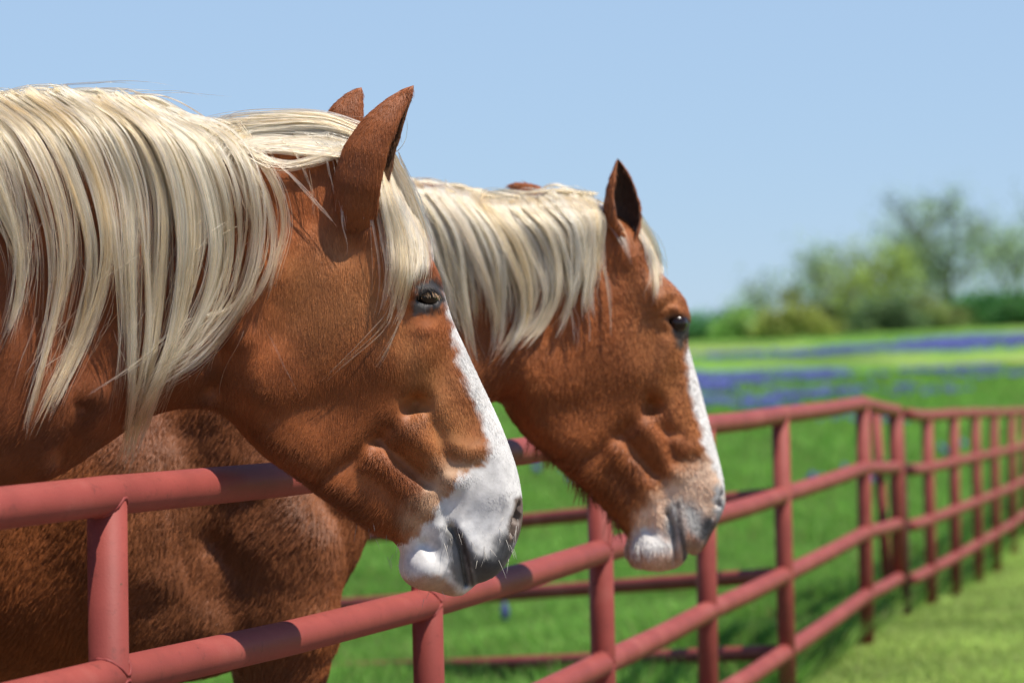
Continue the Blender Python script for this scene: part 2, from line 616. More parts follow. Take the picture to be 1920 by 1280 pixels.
# ------------------------------------------------------------------ pipe fences
def paint_material(name, base, dark):
    m, nd, lk, b = new_mat(name)
    tc = nd.new('ShaderNodeTexCoord')
    n1, n2, n3 = noise_node(nd, 7, 6), noise_node(nd, 260, 3), noise_node(nd, 40, 6, 0.7)
    for n in (n1, n2, n3):
        lk.new(tc.outputs['Object'], n.inputs['Vector'])
    r1 = ramp_node(nd, [(0.30, tuple(x * 0.80 for x in base)), (0.55, base), (0.74, (base[0] * 1.15, base[1] * 1.5, base[2] * 1.5))])
    lk.new(n1.outputs[0], r1.inputs[0])
    r3 = ramp_node(nd, [(0.58, (0, 0, 0)), (0.68, (0.8, 0.8, 0.8))])
    lk.new(n3.outputs[0], r3.inputs[0])
    c = mix_node(nd, lk, r3.outputs[0], r1.outputs[0], dark)
    n4 = noise_node(nd, 95, 5, 0.75)                      # small rust chips
    lk.new(tc.outputs['Object'], n4.inputs['Vector'])
    r4 = ramp_node(nd, [(0.655, (0, 0, 0)), (0.685, (1, 1, 1))])
    lk.new(n4.outputs[0], r4.inputs[0])
    c = mix_node(nd, lk, r4.outputs[0], c, (0.10, 0.045, 0.025))
    lk.new(c, b.inputs['Base Color'])
    b.inputs['Roughness'].default_value = 0.6
    b.inputs['Specular IOR Level'].default_value = 0.28
    bp = nd.new('ShaderNodeBump')
    bp.inputs['Strength'].default_value = 0.22
    bp.inputs['Distance'].default_value = 0.0015
    lk.new(n2.outputs[0], bp.inputs['Height'])
    bp2 = nd.new('ShaderNodeBump')
    bp2.inputs['Strength'].default_value = 0.25
    bp2.inputs['Distance'].default_value = 0.004
    lk.new(n1.outputs[0], bp2.inputs['Height'])
    lk.new(bp.outputs[0], bp2.inputs['Normal'])
    lk.new(bp2.outputs[0], b.inputs['Normal'])
    return m


M_RED = paint_material('red_pipe_paint', (0.29, 0.058, 0.044), (0.18, 0.04, 0.03))
M_DARKRED = paint_material('dark_rusty_paint', (0.12, 0.04, 0.04), (0.06, 0.03, 0.028))
M_WELD = paint_material('painted_weld', (0.27, 0.05, 0.042), (0.18, 0.04, 0.03))
RP = 0.0305            # pipe radius
HTS = (1.04, 0.765, 0.49, 0.225)


def weld_ring(c, axis, r, sgn, along):
    """an uneven bead along the saddle where a post meets a rail of the same size; ALONG is the rail's direction"""
    a = np.array([along[0], along[1], 0.0])
    a /= np.linalg.norm(a)
    b = np.array([-a[1], a[0], 0.0])
    n, s = 40, 5
    th = np.arange(n) * 2 * np.pi / n
    ph = np.arange(s) * 2 * np.pi / s
    up = np.array([0, 0, 1.0])
    rr = 0.0026 * (1 + 0.25 * np.sin(th * 9 + c[0] * 50) + 0.2 * np.sin(th * 17))
    rad = np.cos(th)[:, None] * a + np.sin(th)[:, None] * b
    ctr = c + r * rad + sgn * up * (r * np.sqrt(np.clip(np.cos(th) ** 2, 0.02, 1)))[:, None]
    V = ctr[:, None] + rr[:, None, None] * (np.cos(ph)[None, :, None] * rad[:, None] + np.sin(ph)[None, :, None] * up * 1.3)
    i = np.arange(n * s).reshape(n, s)
    Q = np.stack([i, np.roll(i, -1, 1), np.roll(np.roll(i, -1, 1), -1, 0), np.roll(i, -1, 0)], -1).reshape(-1, 4)
    return V.reshape(-1, 3), Q


def pipe_fence(name, posts, label, heights=HTS, rp=RP, zoff=None, sides=28, welds=0, ends=None, post_ok=None, group=None):
    """posts: list of (x, y); each post one pipe under the top rail; each rail one pipe running past the posts' tops and faces"""
    xy = np.array(posts)
    zoff = ground_z(xy[:, 0], xy[:, 1]) if zoff is None else np.asarray(zoff)
    root = empty(name, (xy[0, 0], xy[0, 1], zoff[0]))
    tag(root, label, 'fence', group)
    for i, (x, y) in enumerate(xy):
        if post_ok is not None and not post_ok[i]:
            continue
        top = zoff[i] + heights[0]
        g = min(ground_z(x, y), zoff[i])
        lean = np.array([0.008 * math.sin(i * 2.3), 0.0, 0.0])
        P = np.array([[x, y, g - 0.15], [x, y, (g + top) / 2], [x, y, top - 0.004]]) + np.outer([1.0, 0.5, 0], lean)
        V, Q, T = tube(P, rp, sides)
        post = mesh_obj('post', V, [Q, T], M_RED, root)
        if i < welds:
            for k, h in enumerate(heights):
                for s in ((-1,) if k == 0 else (-1, 1)):
                    V, Q = weld_ring(np.array([x, y, zoff[i] + h]), None, rp, s, xy[min(i + 1, len(xy) - 1)] - xy[max(i - 1, 0)])
                    mesh_obj('weld', V, Q, M_WELD, post)
    for h in heights:
        P = np.stack([xy[:, 0], xy[:, 1], zoff + h], 1)
        if ends is not None:
            P = np.vstack([P, np.array(ends) + [0, 0, h]])
        # fine steps so that the kink at each post stays tight
        seg = []
        for a, b in zip(P[:-1], P[1:]):
            for t in (0.0, 0.02, 0.06, 0.5, 0.94, 0.98):
                q = a + (b - a) * t
                if 0 < t < 1:
                    q = q + np.array([0, 0, -0.004 * math.sin(math.pi * t)])
                seg.append(q)
        seg = np.vstack([seg, P[-1]])
        V, Q, T = tube(seg, rp, sides)
        mesh_obj('rail', V, [Q, T], M_RED, root)
    return root


d0 = np.array(FENCE[1]) - np.array(FENCE[0])
LEAD = [tuple(np.array(FENCE[0]) - d0 * 2.02), tuple(np.array(FENCE[0]) - d0 * 1.01)]
gate = unproj(1676, 640, 14.55)
pipe_fence('pipe_fence', LEAD + FENCE + [(gate[0], gate[1])],
           'red painted steel pipe fence in the foreground that the two horses lean over', zoff=[0.0] * 8 + [-0.065], welds=5, post_ok=[1] * 8 + [0])
gp = unproj(1690, 640, 14.62)
g2 = unproj(1700, 640, 14.75)
pipe_fence('pipe_fence', [(g2[0], g2[1])] + FAR, 'smaller far stretch of red pipe fence running to the right edge beyond the dark post',
           zoff=[-0.085, -0.115, -0.13, -0.155, -0.185, -0.215, -0.245, -0.27, -0.29], post_ok=[0] + [1] * 8, sides=16)
# cross fence behind, joined to the post nearest the rear horse's nose
c0 = np.array(FENCE[4])
c1 = np.array([unproj(600, 640, 12.5)[0], 12.5])
dc = c1 - c0
CR = [tuple(c0 + np.array([-0.03, 0.02])), tuple(c0 + dc * 1.22), tuple(c0 + dc * 2.4)]
pipe_fence('pipe_fence', CR, 'low red cross fence behind the horses meeting the front fence at a right hand post',
           zoff=[0.0, -0.30, -0.45], heights=(1.04, 0.765, 0.49, 0.225), rp=0.027, sides=18, post_ok=[0, 1, 1])


def gate_bits():
    z0 = float(ground_z(gp[0], gp[1]))
    root = empty('gate_post', (gp[0], gp[1], -0.09))
    tag(root, 'dark rusty gate post with a chain, between the two stretches of red fence', 'post')
    V, Q, T = tube([[gp[0], gp[1], -0.3], [gp[0] - 0.005, gp[1], 0.5], [gp[0] - 0.02, gp[1], 0.97]], 0.021, 18)
    mesh_obj('shaft', V, [Q, T], M_DARKRED, root)
    mb = MB()
    mb.add(*tube([[gp[0] - 0.02, gp[1], 0.965], [gp[0] - 0.02, gp[1], 0.985]], [0.027, 0.022], 18))
    mb.build('cap', M_DARKRED, root)
    # chain that ties the gate frame to the post: links one by one
    for k in range(9):
        a = k / 9 * 2 * np.pi
        c = np.array([gp[0] - 0.005 + 0.052 * math.cos(a), gp[1] + 0.045 * math.sin(a), 0.70 - 0.012 * math.cos(a)])
        t = np.array([-math.sin(a), math.cos(a), 0])
        n = np.array([0, 0, 1.0]) if k % 2 else np.array([math.cos(a), math.sin(a), 0])
        th = np.arange(15) * 2 * np.pi / 14
        ring = c + 0.024 * np.cos(th)[:, None] * t + 0.013 * np.sin(th)[:, None] * n
        mesh_obj('chain_link', *[tube(ring, 0.005, 6, cap=False)[i] for i in (0, 1)], M_DARKRED, root)
    # end post of the near panel, and the leaning brace pipe behind it
    root2 = empty('panel_end_post', (gate[0], gate[1], 0))
    tag(root2, 'thick red end post of the front fence just left of the dark gate post', 'post')
    V, Q, T = tube([[gate[0], gate[1], 0.13], [gate[0], gate[1], 0.6], [gate[0], gate[1], 0.985]], 0.036, 22)
    mesh_obj('shaft', V, [Q, T], M_RED, root2)
    V, Q, T = tube([[gate[0], gate[1], 0.984], [gate[0], gate[1], 0.998], [gate[0], gate[1], 1.004]], [0.038, 0.034, 0.012], 22)
    mesh_obj('cap', V, [Q, T], M_RED, root2)
    a, b = unproj(1641, 768, 14.9), unproj(1655, 968, 14.9)
    e = b + (b - a) * 0.75
    root3 = empty('brace_pipe', tuple(e))
    tag(root3, 'thin red pipe standing just behind the end of the front fence', 'pipe')
    V, Q, T = tube([e, b, a], 0.026, 18)
    mesh_obj('shaft', V, [Q, T], M_RED, root3)
    V, Q, T = tube([a - (b - a) * 0.001, a - (b - a) * 0.02], [0.03, 0.024], 18)
    mesh_obj('cap', V, [Q, T], M_RED, root3)


gate_bits()


# ------------------------------------------------------------------ horses
class Frame:
    """the horse's own upright middle plane: u to the front, v down, h towards the near flank; units of k metres (one photo pixel at its depth)"""

    def __init__(self, cx, cy, z0, yaw):
        self.cx, self.cy, self.k = cx, cy, z0 / FPX
        self.O = unproj(cx, cy, z0)
        c, s = math.cos(yaw), math.sin(yaw)
        self.eu = c * RIGHT + s * FWD
        self.ev = -UP
        self.eh = -c * FWD + s * RIGHT

    def P(self, u, v, h):
        u, v, h = np.asarray(u, float), np.asarray(v, float), np.asarray(h, float)
        return self.O + self.k * ((u - self.cx)[..., None] * self.eu + (v - self.cy)[..., None] * self.ev + h[..., None] * self.eh)

    def inv(self, pts, h):
        """photo pixels (n x 2) seen at lateral offset h -> (u, v)"""
        pts = np.asarray(pts, float)
        d = FWD + RIGHT * ((pts[:, 0] - 960) / FPX)[:, None] - UP * ((pts[:, 1] - 640) / FPX)[:, None]
        h = np.broadcast_to(np.asarray(h, float), (len(pts),))
        t = (self.k * h - (CAM - self.O) @ self.eh) / (d @ self.eh)
        X = CAM + d * t[:, None] - self.O
        return np.stack([self.cx + X @ self.eu / self.k, self.cy + X @ self.ev / self.k], 1)


def seg_dist(U, Vv, poly, closed=False):
    """distance of grid points to a polyline"""
    p = np.asarray(poly, np.float32)
    q = np.vstack([p[1:], p[:1]]) if closed else p[1:]
    p = p if closed else p[:-1]
    best = np.full(U.shape, 1e12, np.float32)
    for (ax, ay), (bx, by) in zip(p, q):
        dx, dy = bx - ax, by - ay
        L = dx * dx + dy * dy + 1e-9
        t = np.clip(((U - ax) * dx + (Vv - ay) * dy) / L, 0, 1)
        d = (U - ax - t * dx) ** 2 + (Vv - ay - t * dy) ** 2
        np.minimum(best, d, out=best)
    return np.sqrt(best)


def inside(U, Vv, poly):
    p = np.asarray(poly, np.float32)
    c = np.zeros(U.shape, bool)
    for (ax, ay), (bx, by) in zip(p, np.roll(p, -1, 0)):
        if ay == by:
            continue
        c ^= ((ay > Vv) != (by > Vv)) & (U < (bx - ax) * (Vv - ay) / (by - ay) + ax)
    return c


def signed(U, Vv, poly):
    d = seg_dist(U, Vv, poly, True)
    return np.where(inside(U, Vv, poly), d, -d)


def shepard(U, Vv, pts, vals, eps=40.0, power=1.8):
    num = np.zeros(U.shape, np.float32)
    den = np.zeros(U.shape, np.float32)
    for (a, b), v in zip(pts, vals):
        w = 1.0 / ((U - a) ** 2 + (Vv - b) ** 2 + eps * eps) ** power
        num += w * v
        den += w
    return num / den


def smin(a, b, k):
    h = np.clip(0.5 + 0.5 * (b - a) / k, 0, 1)
    return b * (1 - h) + a * h - k * h * (1 - h)


def capsule_chain(U, Vv, H, pts, rads):
    """distance field of a chain of tapered capsules"""
    best = None
    for (a, ra), (b, rb) in zip(list(zip(pts, rads))[:-1], list(zip(pts, rads))[1:]):
        a, b = np.asarray(a, np.float32), np.asarray(b, np.float32)
        d = b - a
        L = float(d @ d)
        t = np.clip(((U - a[0]) * d[0] + (Vv - a[1]) * d[1] + (H - a[2]) * d[2]) / L, 0, 1)
        q = np.sqrt((U - a[0] - t * d[0]) ** 2 + (Vv - a[1] - t * d[1]) ** 2 + (H - a[2] - t * d[2]) ** 2) - (ra + t * (rb - ra))
        best = q if best is None else np.minimum(best, q)
    return best


def surface_nets(F, xs, ys, zs):
    """quads of the zero level of F on a rectilinear grid (F < 0 inside)"""
    S = F < 0
    nx, ny, nz = F.shape
    cnt = np.zeros((nx - 1, ny - 1, nz - 1), np.int8)
    for i in (0, 1):
        for j in (0, 1):
            for k in (0, 1):
                cnt += S[i:nx - 1 + i, j:ny - 1 + j, k:nz - 1 + k]
    act = np.argwhere((cnt > 0) & (cnt < 8))
    idx = np.full(cnt.shape, -1, np.int32)
    idx[act[:, 0], act[:, 1], act[:, 2]] = np.arange(len(act))
    acc = np.zeros((len(act), 3))
    num = np.zeros(len(act))
    ax = [np.asarray(xs), np.asarray(ys), np.asarray(zs)]
    corners = [(i, j, k) for i in (0, 1) for j in (0, 1) for k in (0, 1)]
    val = {c: F[act[:, 0] + c[0], act[:, 1] + c[1], act[:, 2] + c[2]] for c in corners}
    for c in corners:
        for d in range(3):
            if c[d]:
                continue
            e = list(c)
            e[d] = 1
            e = tuple(e)
            a, b = val[c], val[e]
            m = (a < 0) != (b < 0)
            t = a[m] / (a[m] - b[m])
            for w in range(3):
                p0 = ax[w][act[m, w] + c[w]]
                p1 = ax[w][act[m, w] + e[w]]
                acc[m, w] += p0 + t * (p1 - p0)
            num[m] += 1
    V = acc / num[:, None]
    quads = []
    for d in range(3):
        a, b = [slice(None)] * 3, [slice(None)] * 3
        a[d], b[d] = slice(0, -1), slice(1, None)
        s0, s1 = S[tuple(a)], S[tuple(b)]
        e = np.argwhere(s0 != s1)
        o = [w for w in range(3) if w != d]
        ok = (e[:, o[0]] > 0) & (e[:, o[1]] > 0) & (e[:, o[0]] < F.shape[o[0]] - 1) & (e[:, o[1]] < F.shape[o[1]] - 1)
        e = e[ok]
        flip = s0[e[:, 0], e[:, 1], e[:, 2]]
        q = []
        for da, db in ((0, 0), (1, 0), (1, 1), (0, 1)):
            c = e.copy()
            c[:, o[0]] -= da
            c[:, o[1]] -= db
            q.append(idx[c[:, 0], c[:, 1], c[:, 2]])
        q = np.stack(q, 1)
        if d == 1:
            flip = ~flip
        q[~flip] = q[~flip][:, ::-1]
        quads.append(q)
    return V, np.vstack(quads)


def relax(V, Q, it, lam=0.5):
    for _ in range(it):
        acc = np.zeros_like(V)
        n = np.zeros(len(V))
        for a, b in ((0, 1), (1, 2), (2, 3), (3, 0)):
            for s, e in ((a, b), (b, a)):
                for w in range(3):
                    acc[:, w] += np.bincount(Q[:, s], V[Q[:, e], w], len(V))
                n += np.bincount(Q[:, s], minlength=len(V))
        V = V + lam * (acc / np.maximum(n, 1)[:, None] - V)
    return V


def lines(spec):
    """grid lines from [(start, end, step), ...]"""
    out = []
    for a, b, s in spec:
        out.append(np.arange(a, b, s))
    return np.concatenate(out + [[spec[-1][1]]]).astype(np.float32)


class HorseShape:
    """side outline + half width + relief -> an implicit body"""

    def __init__(self, fr, outline, width, us, vs, hs, p=2.25):
        self.fr, self.us, self.vs = fr, us, vs
        U, Vv = np.meshgrid(us, vs, indexing='ij')
        self.U, self.V = U, Vv
        poly = catmull(np.vstack([outline, outline[:1]]), 420)[:-1]
        self.d = signed(U, Vv, poly)
        pts = [(a[0], a[1]) for a in width]
        self.T = shepard(U, Vv, pts, [a[2] for a in width])
        self.R = shepard(U, Vv, pts, [a[3] if len(a) > 3 else a[2] * 0.95 for a in width])
        self.p = p
        self.half = hs[hs >= 0]
        self.hs = np.concatenate([-self.half[::-1], self.half[1:]]) if self.half[0] == 0 else hs

    def relief(self, items, h=95):
        for pts, sig, amp in items:
            uv = self.fr.inv(pts, h)
            if len(uv) > 1:
                uv = catmull(uv, 4 * len(uv))
                d = seg_dist(self.U, self.V, uv)
            else:
                d = np.hypot(self.U - uv[0, 0], self.V - uv[0, 1])
            self.T += amp * np.exp(-0.5 * (d / sig) ** 2)
        self.T = np.maximum(self.T, 4)

    def field(self):
        e = np.clip(1 - self.d / self.R, 0, None).astype(np.float32)
        ep = e ** self.p
        q = (self.half[None, None, :] / self.T[..., None]).astype(np.float32)
        F = (ep[..., None] + q ** self.p) ** (1 / self.p) - 1
        F *= np.minimum(self.T, self.R)[..., None].astype(np.float32)
        self.F = F
        w = self.T * np.clip(1 - ep, 0, None) ** (1 / self.p)
        self.w = w
        return F

    def carve(self, fn, box, k):
        """smooth subtraction of a distance function inside a (u0, u1, v0, v1) window, near and far flank alike"""
        i0, i1 = np.searchsorted(self.us, box[:2])
        j0, j1 = np.searchsorted(self.vs, box[2:])
        U, Vv, H = np.meshgrid(self.us[i0:i1], self.vs[j0:j1], self.half, indexing='ij')
        D = fn(U, Vv, H)
        self.F[i0:i1, j0:j1] = -smin(-self.F[i0:i1, j0:j1], D, k)

    def join(self, fn, box, k):
        i0, i1 = np.searchsorted(self.us, box[:2])
        j0, j1 = np.searchsorted(self.vs, box[2:])
        U, Vv, H = np.meshgrid(self.us[i0:i1], self.vs[j0:j1], self.half, indexing='ij')
        self.F[i0:i1, j0:j1] = smin(self.F[i0:i1, j0:j1], fn(U, Vv, H), k)

    def mesh(self, smooth=2):
        F = np.concatenate([self.F[:, :, :0:-1], self.F], 2)
        hs = np.concatenate([-self.half[:0:-1], self.half])
        V, Q = surface_nets(F, self.us, self.vs, hs)
        V = relax(V, Q, smooth)
        return V, Q

    def halfwidth(self, u, v):
        """half width of the body at (u, v), bilinear"""
        i = np.clip(np.searchsorted(self.us, u) - 1, 0, len(self.us) - 2)
        j = np.clip(np.searchsorted(self.vs, v) - 1, 0, len(self.vs) - 2)
        a = np.clip((u - self.us[i]) / (self.us[i + 1] - self.us[i]), 0, 1)
        b = np.clip((v - self.vs[j]) / (self.vs[j + 1] - self.vs[j]), 0, 1)
        w = self.w
        return (w[i, j] * (1 - a) * (1 - b) + w[i + 1, j] * a * (1 - b) + w[i, j + 1] * (1 - a) * b + w[i + 1, j + 1] * a * b)


def ear_mesh(base, tip, bend, width, opening, roll_in, thick=4.5, n=26, m=30):
    """a curled ear: C-shaped sections along a bent axis. All in (u, v, h). Returns verts, quads, inside mask"""
    base, tip, bend = (np.asarray(x, float) for x in (base, tip, bend))
    t = np.linspace(0, 1, n)
    ax = (1 - t)[:, None] ** 2 * base + (2 * t * (1 - t))[:, None] * bend + (t ** 2)[:, None] * tip
    tg = np.gradient(ax, axis=0)
    tg /= np.linalg.norm(tg, axis=1)[:, None]
    op = np.asarray(opening, float)
    op = op - tg * (tg @ op)[:, None]
    op /= np.linalg.norm(op, axis=1)[:, None]
    sd = np.cross(tg, op)
    prof = np.interp(t, [0, 0.12, 0.3, 0.5, 0.7, 0.85, 0.95, 1], [0.62, 0.8, 1.0, 0.97, 0.74, 0.44, 0.19, 0.03])
    gap = np.interp(t, [0, 0.1, 0.3, 0.6, 0.9, 1], [8, 25, 62, 78, 70, 60]) * math.pi / 180 * roll_in
    rows = []
    for i in range(n):
        r = width * prof[i]
        phi = np.linspace(gap[i], 2 * math.pi - gap[i], m)
        out = ax[i] + r * (np.cos(phi)[:, None] * op[i] + np.sin(phi)[:, None] * sd[i] * 0.92)
        ri = max(r - thick, r * 0.35)
        inn = ax[i] + ri * (np.cos(phi[::-1])[:, None] * op[i] + np.sin(phi[::-1])[:, None] * sd[i] * 0.92)
        rows.append(np.vstack([out, inn]))
    V = np.array(rows)
    k = V.shape[1]
    i = np.arange(n * k).reshape(n, k)
    Q = np.stack([i[:-1], np.roll(i[:-1], -1, 1), np.roll(i[1:], -1, 1), i[1:]], -1).reshape(-1, 4)
    ins = np.zeros((n, k), bool)
    ins[:, m:] = True
    # pinch the tip shut
    V[-1] = tip
    return V.reshape(-1, 3), Q, ins.ravel()


def vertex_normals(V, Q):
    n = np.cross(V[Q[:, 2]] - V[Q[:, 0]], V[Q[:, 3]] - V[Q[:, 1]])
    N = np.zeros_like(V)
    for c in range(4):
        for w in range(3):
            N[:, w] += np.bincount(Q[:, c], n[:, w], len(V))
    return N / np.maximum(np.linalg.norm(N, axis=1), 1e-9)[:, None]


def value_noise(p, seed=0):
    """cheap smooth noise in 2-D or 3-D, about -1..1"""
    r = np.random.default_rng(seed)
    out = np.zeros(len(p))
    for k in range(5):
        d = r.normal(0, 1, p.shape[1])
        d2 = r.normal(0, 1, p.shape[1])
        out += np.sin(p @ d + 1.7 * np.sin(p @ d2 + k) + r.uniform(0, 6))
    return out / 3.2


def paint(px, py, layers, base):
    """markings and painted light authored in photo pixels: layers of (polygon, colour, softness, raggedness)"""
    n = len(px)
    c = np.tile(np.asarray(base, float), (n, 1))
    P = np.stack([px, py], 1)
    rag = value_noise(P / 9.0, 5) + 0.6 * value_noise(P / 3.5, 6)
    for poly, col, soft, jag in layers:
        poly = np.asarray(poly, float)
        lo, hi = poly.min(0) - 4 * soft - 20, poly.max(0) + 4 * soft + 20
        m = (px > lo[0]) & (px < hi[0]) & (py > lo[1]) & (py < hi[1])
        if not m.any():
            continue
        s = signed(px[m].astype(np.float32), py[m].astype(np.float32), poly) + rag[m] * jag
        a = smooth01(-soft, soft, s)[:, None]
        c[m] = c[m] * (1 - a) + np.asarray(col) * a
    return c


def coat_material():
    m, nd, lk, b = new_mat('horse_skin')
    at = attr_node(nd)
    tc = nd.new('ShaderNodeTexCoord')
    n = noise_node(nd, 60, 5)
    lk.new(tc.outputs['Object'], n.inputs['Vector'])
    r = ramp_node(nd, [(0.3, (0.78, 0.78, 0.78)), (0.7, (1.12, 1.12, 1.12))])
    lk.new(n.outputs[0], r.inputs[0])
    c = mix_node(nd, lk, 1.0, at.outputs['Color'], r.outputs[0], 'MULTIPLY')
    lk.new(c, b.inputs['Base Color'])
    b.inputs['Roughness'].default_value = 0.55
    b.inputs['Specular IOR Level'].default_value = 0.3
    bp = nd.new('ShaderNodeBump')
    bp.inputs['Strength'].default_value = 0.25
    bp.inputs['Distance'].default_value = 0.002
    lk.new(n.outputs[0], bp.inputs['Height'])
    lk.new(bp.outputs[0], b.inputs['Normal'])
    return m


def fur_material(name, rough, spec):
    m, nd, lk, b = new_mat(name)
    at = attr_node(nd)
    lk.new(at.outputs['Color'], b.inputs['Base Color'])
    b.inputs['Roughness'].default_value = rough
    b.inputs['Specular IOR Level'].default_value = spec
    return m


def mane_material():
    m, nd, lk, b = new_mat('mane_hair')
    at = attr_node(nd)
    h = nd.new('ShaderNodeBsdfHairPrincipled')
    h.parametrization = 'COLOR'
    lk.new(at.outputs['Color'], h.inputs['Color'])
    h.inputs['Roughness'].default_value = 0.38
    h.inputs['Radial Roughness'].default_value = 0.55
    h.inputs['Random Roughness'].default_value = 0.2
    lk.new(h.outputs[0], nd['Material Output'].inputs['Surface'])
    return m


def eye_material():
    m, nd, lk, b = new_mat('eyeball')
    tc = nd.new('ShaderNodeTexCoord')
    n = noise_node(nd, 120, 4)
    lk.new(tc.outputs['Object'], n.inputs['Vector'])
    r = ramp_node(nd, [(0.35, (0.006, 0.004, 0.003)), (0.7, (0.03, 0.014, 0.007))])
    lk.new(n.outputs[0], r.inputs[0])
    lk.new(r.outputs[0], b.inputs['Base Color'])
    b.inputs['Roughness'].default_value = 0.12
    b.inputs['Specular IOR Level'].default_value = 0.4
    return m


M_SKIN = coat_material()
M_FUR = fur_material('coat_hair', 0.42, 0.35)
M_MANE = mane_material()
M_EYE = eye_material()
SC.cycles_curves.shape = 'RIBBONS'


def add_fur(fr, shape_name, V, Q, N, C, parent, n, flow, length, rad, near_only=True, keep=None, seed=1, lift=0.22, box=None):
    """coat: short hairs lying along the flow field. V in (u, v, h)"""
    rng = np.random.default_rng(seed)
    T = np.vstack([Q[:, [0, 1, 2]], Q[:, [0, 2, 3]]])
    a, b, c = V[T[:, 0]], V[T[:, 1]], V[T[:, 2]]
    area = 0.5 * np.linalg.norm(np.cross(b - a, c - a), axis=1)
    mid = (a + b + c) / 3
    fn = (N[T[:, 0]] + N[T[:, 1]] + N[T[:, 2]])
    fn /= np.maximum(np.linalg.norm(fn, axis=1), 1e-9)[:, None]
    wt = area * (0.18 + 0.82 * smooth01(-0.35, 0.1, fn[:, 2]))
    if box is not None:
        far = (mid[:, 0] < box[0]) | (mid[:, 0] > box[1]) | (mid[:, 1] < box[2]) | (mid[:, 1] > box[3])
        wt[far] *= 0.06
    if keep is not None:
        wt *= keep(mid)
    cs = np.cumsum(wt)
    pick = np.searchsorted(cs, rng.random(n) * cs[-1])
    pick = np.clip(pick, 0, len(T) - 1)
    r1, r2 = np.sqrt(rng.random(n)), rng.random(n)
    w = np.stack([1 - r1, r1 * (1 - r2), r1 * r2], 1)
    t = T[pick]
    p = (V[t] * w[..., None]).sum(1)
    nn = (N[t] * w[..., None]).sum(1)
    nn /= np.maximum(np.linalg.norm(nn, axis=1), 1e-9)[:, None]
    col = (C[t] * w[..., None]).sum(1)
    ang = flow(p[:, 0], p[:, 1])
    ang = ang + 0.22 * value_noise(p / 45.0, 8) + rng.normal(0, 0.08, n)
    d = np.stack([np.sin(ang), np.cos(ang), np.zeros(n)], 1)
    d -= nn * (d * nn).sum(1)[:, None]
    dl = np.linalg.norm(d, axis=1)
    d /= np.maximum(dl, 0.15)[:, None]
    L = (length(p[:, 0], p[:, 1]) * (0.6 + 0.7 * rng.random(n)))[:, None]
    lf = lift * (0.6 + 0.9 * rng.random((n, 1)))
    p0 = p - nn * 0.6
    p1 = p0 + L * (0.38 * d + lf * 0.7 * nn)
    p2 = p0 + L * (0.72 * d + lf * 0.95 * nn)
    p3 = p0 + L * (1.0 * d + lf * 0.9 * nn + 0.05 * rng.normal(0, 1, (n, 3)))
    S = np.stack([p0, p1, p2, p3], 1)
    W = fr.P(S[..., 0], S[..., 1], S[..., 2])
    rr = rad * fr.k * np.array([1.0, 0.9, 0.62, 0.12]) * (0.7 + 0.6 * rng.random((n, 1)))
    tone = (0.80 + 0.40 * rng.random((n, 1))) * (1 + 0.14 * value_noise(p / 30.0, 3)[:, None])
    return hair_obj(shape_name, W, rr, col * tone, M_FUR, parent)


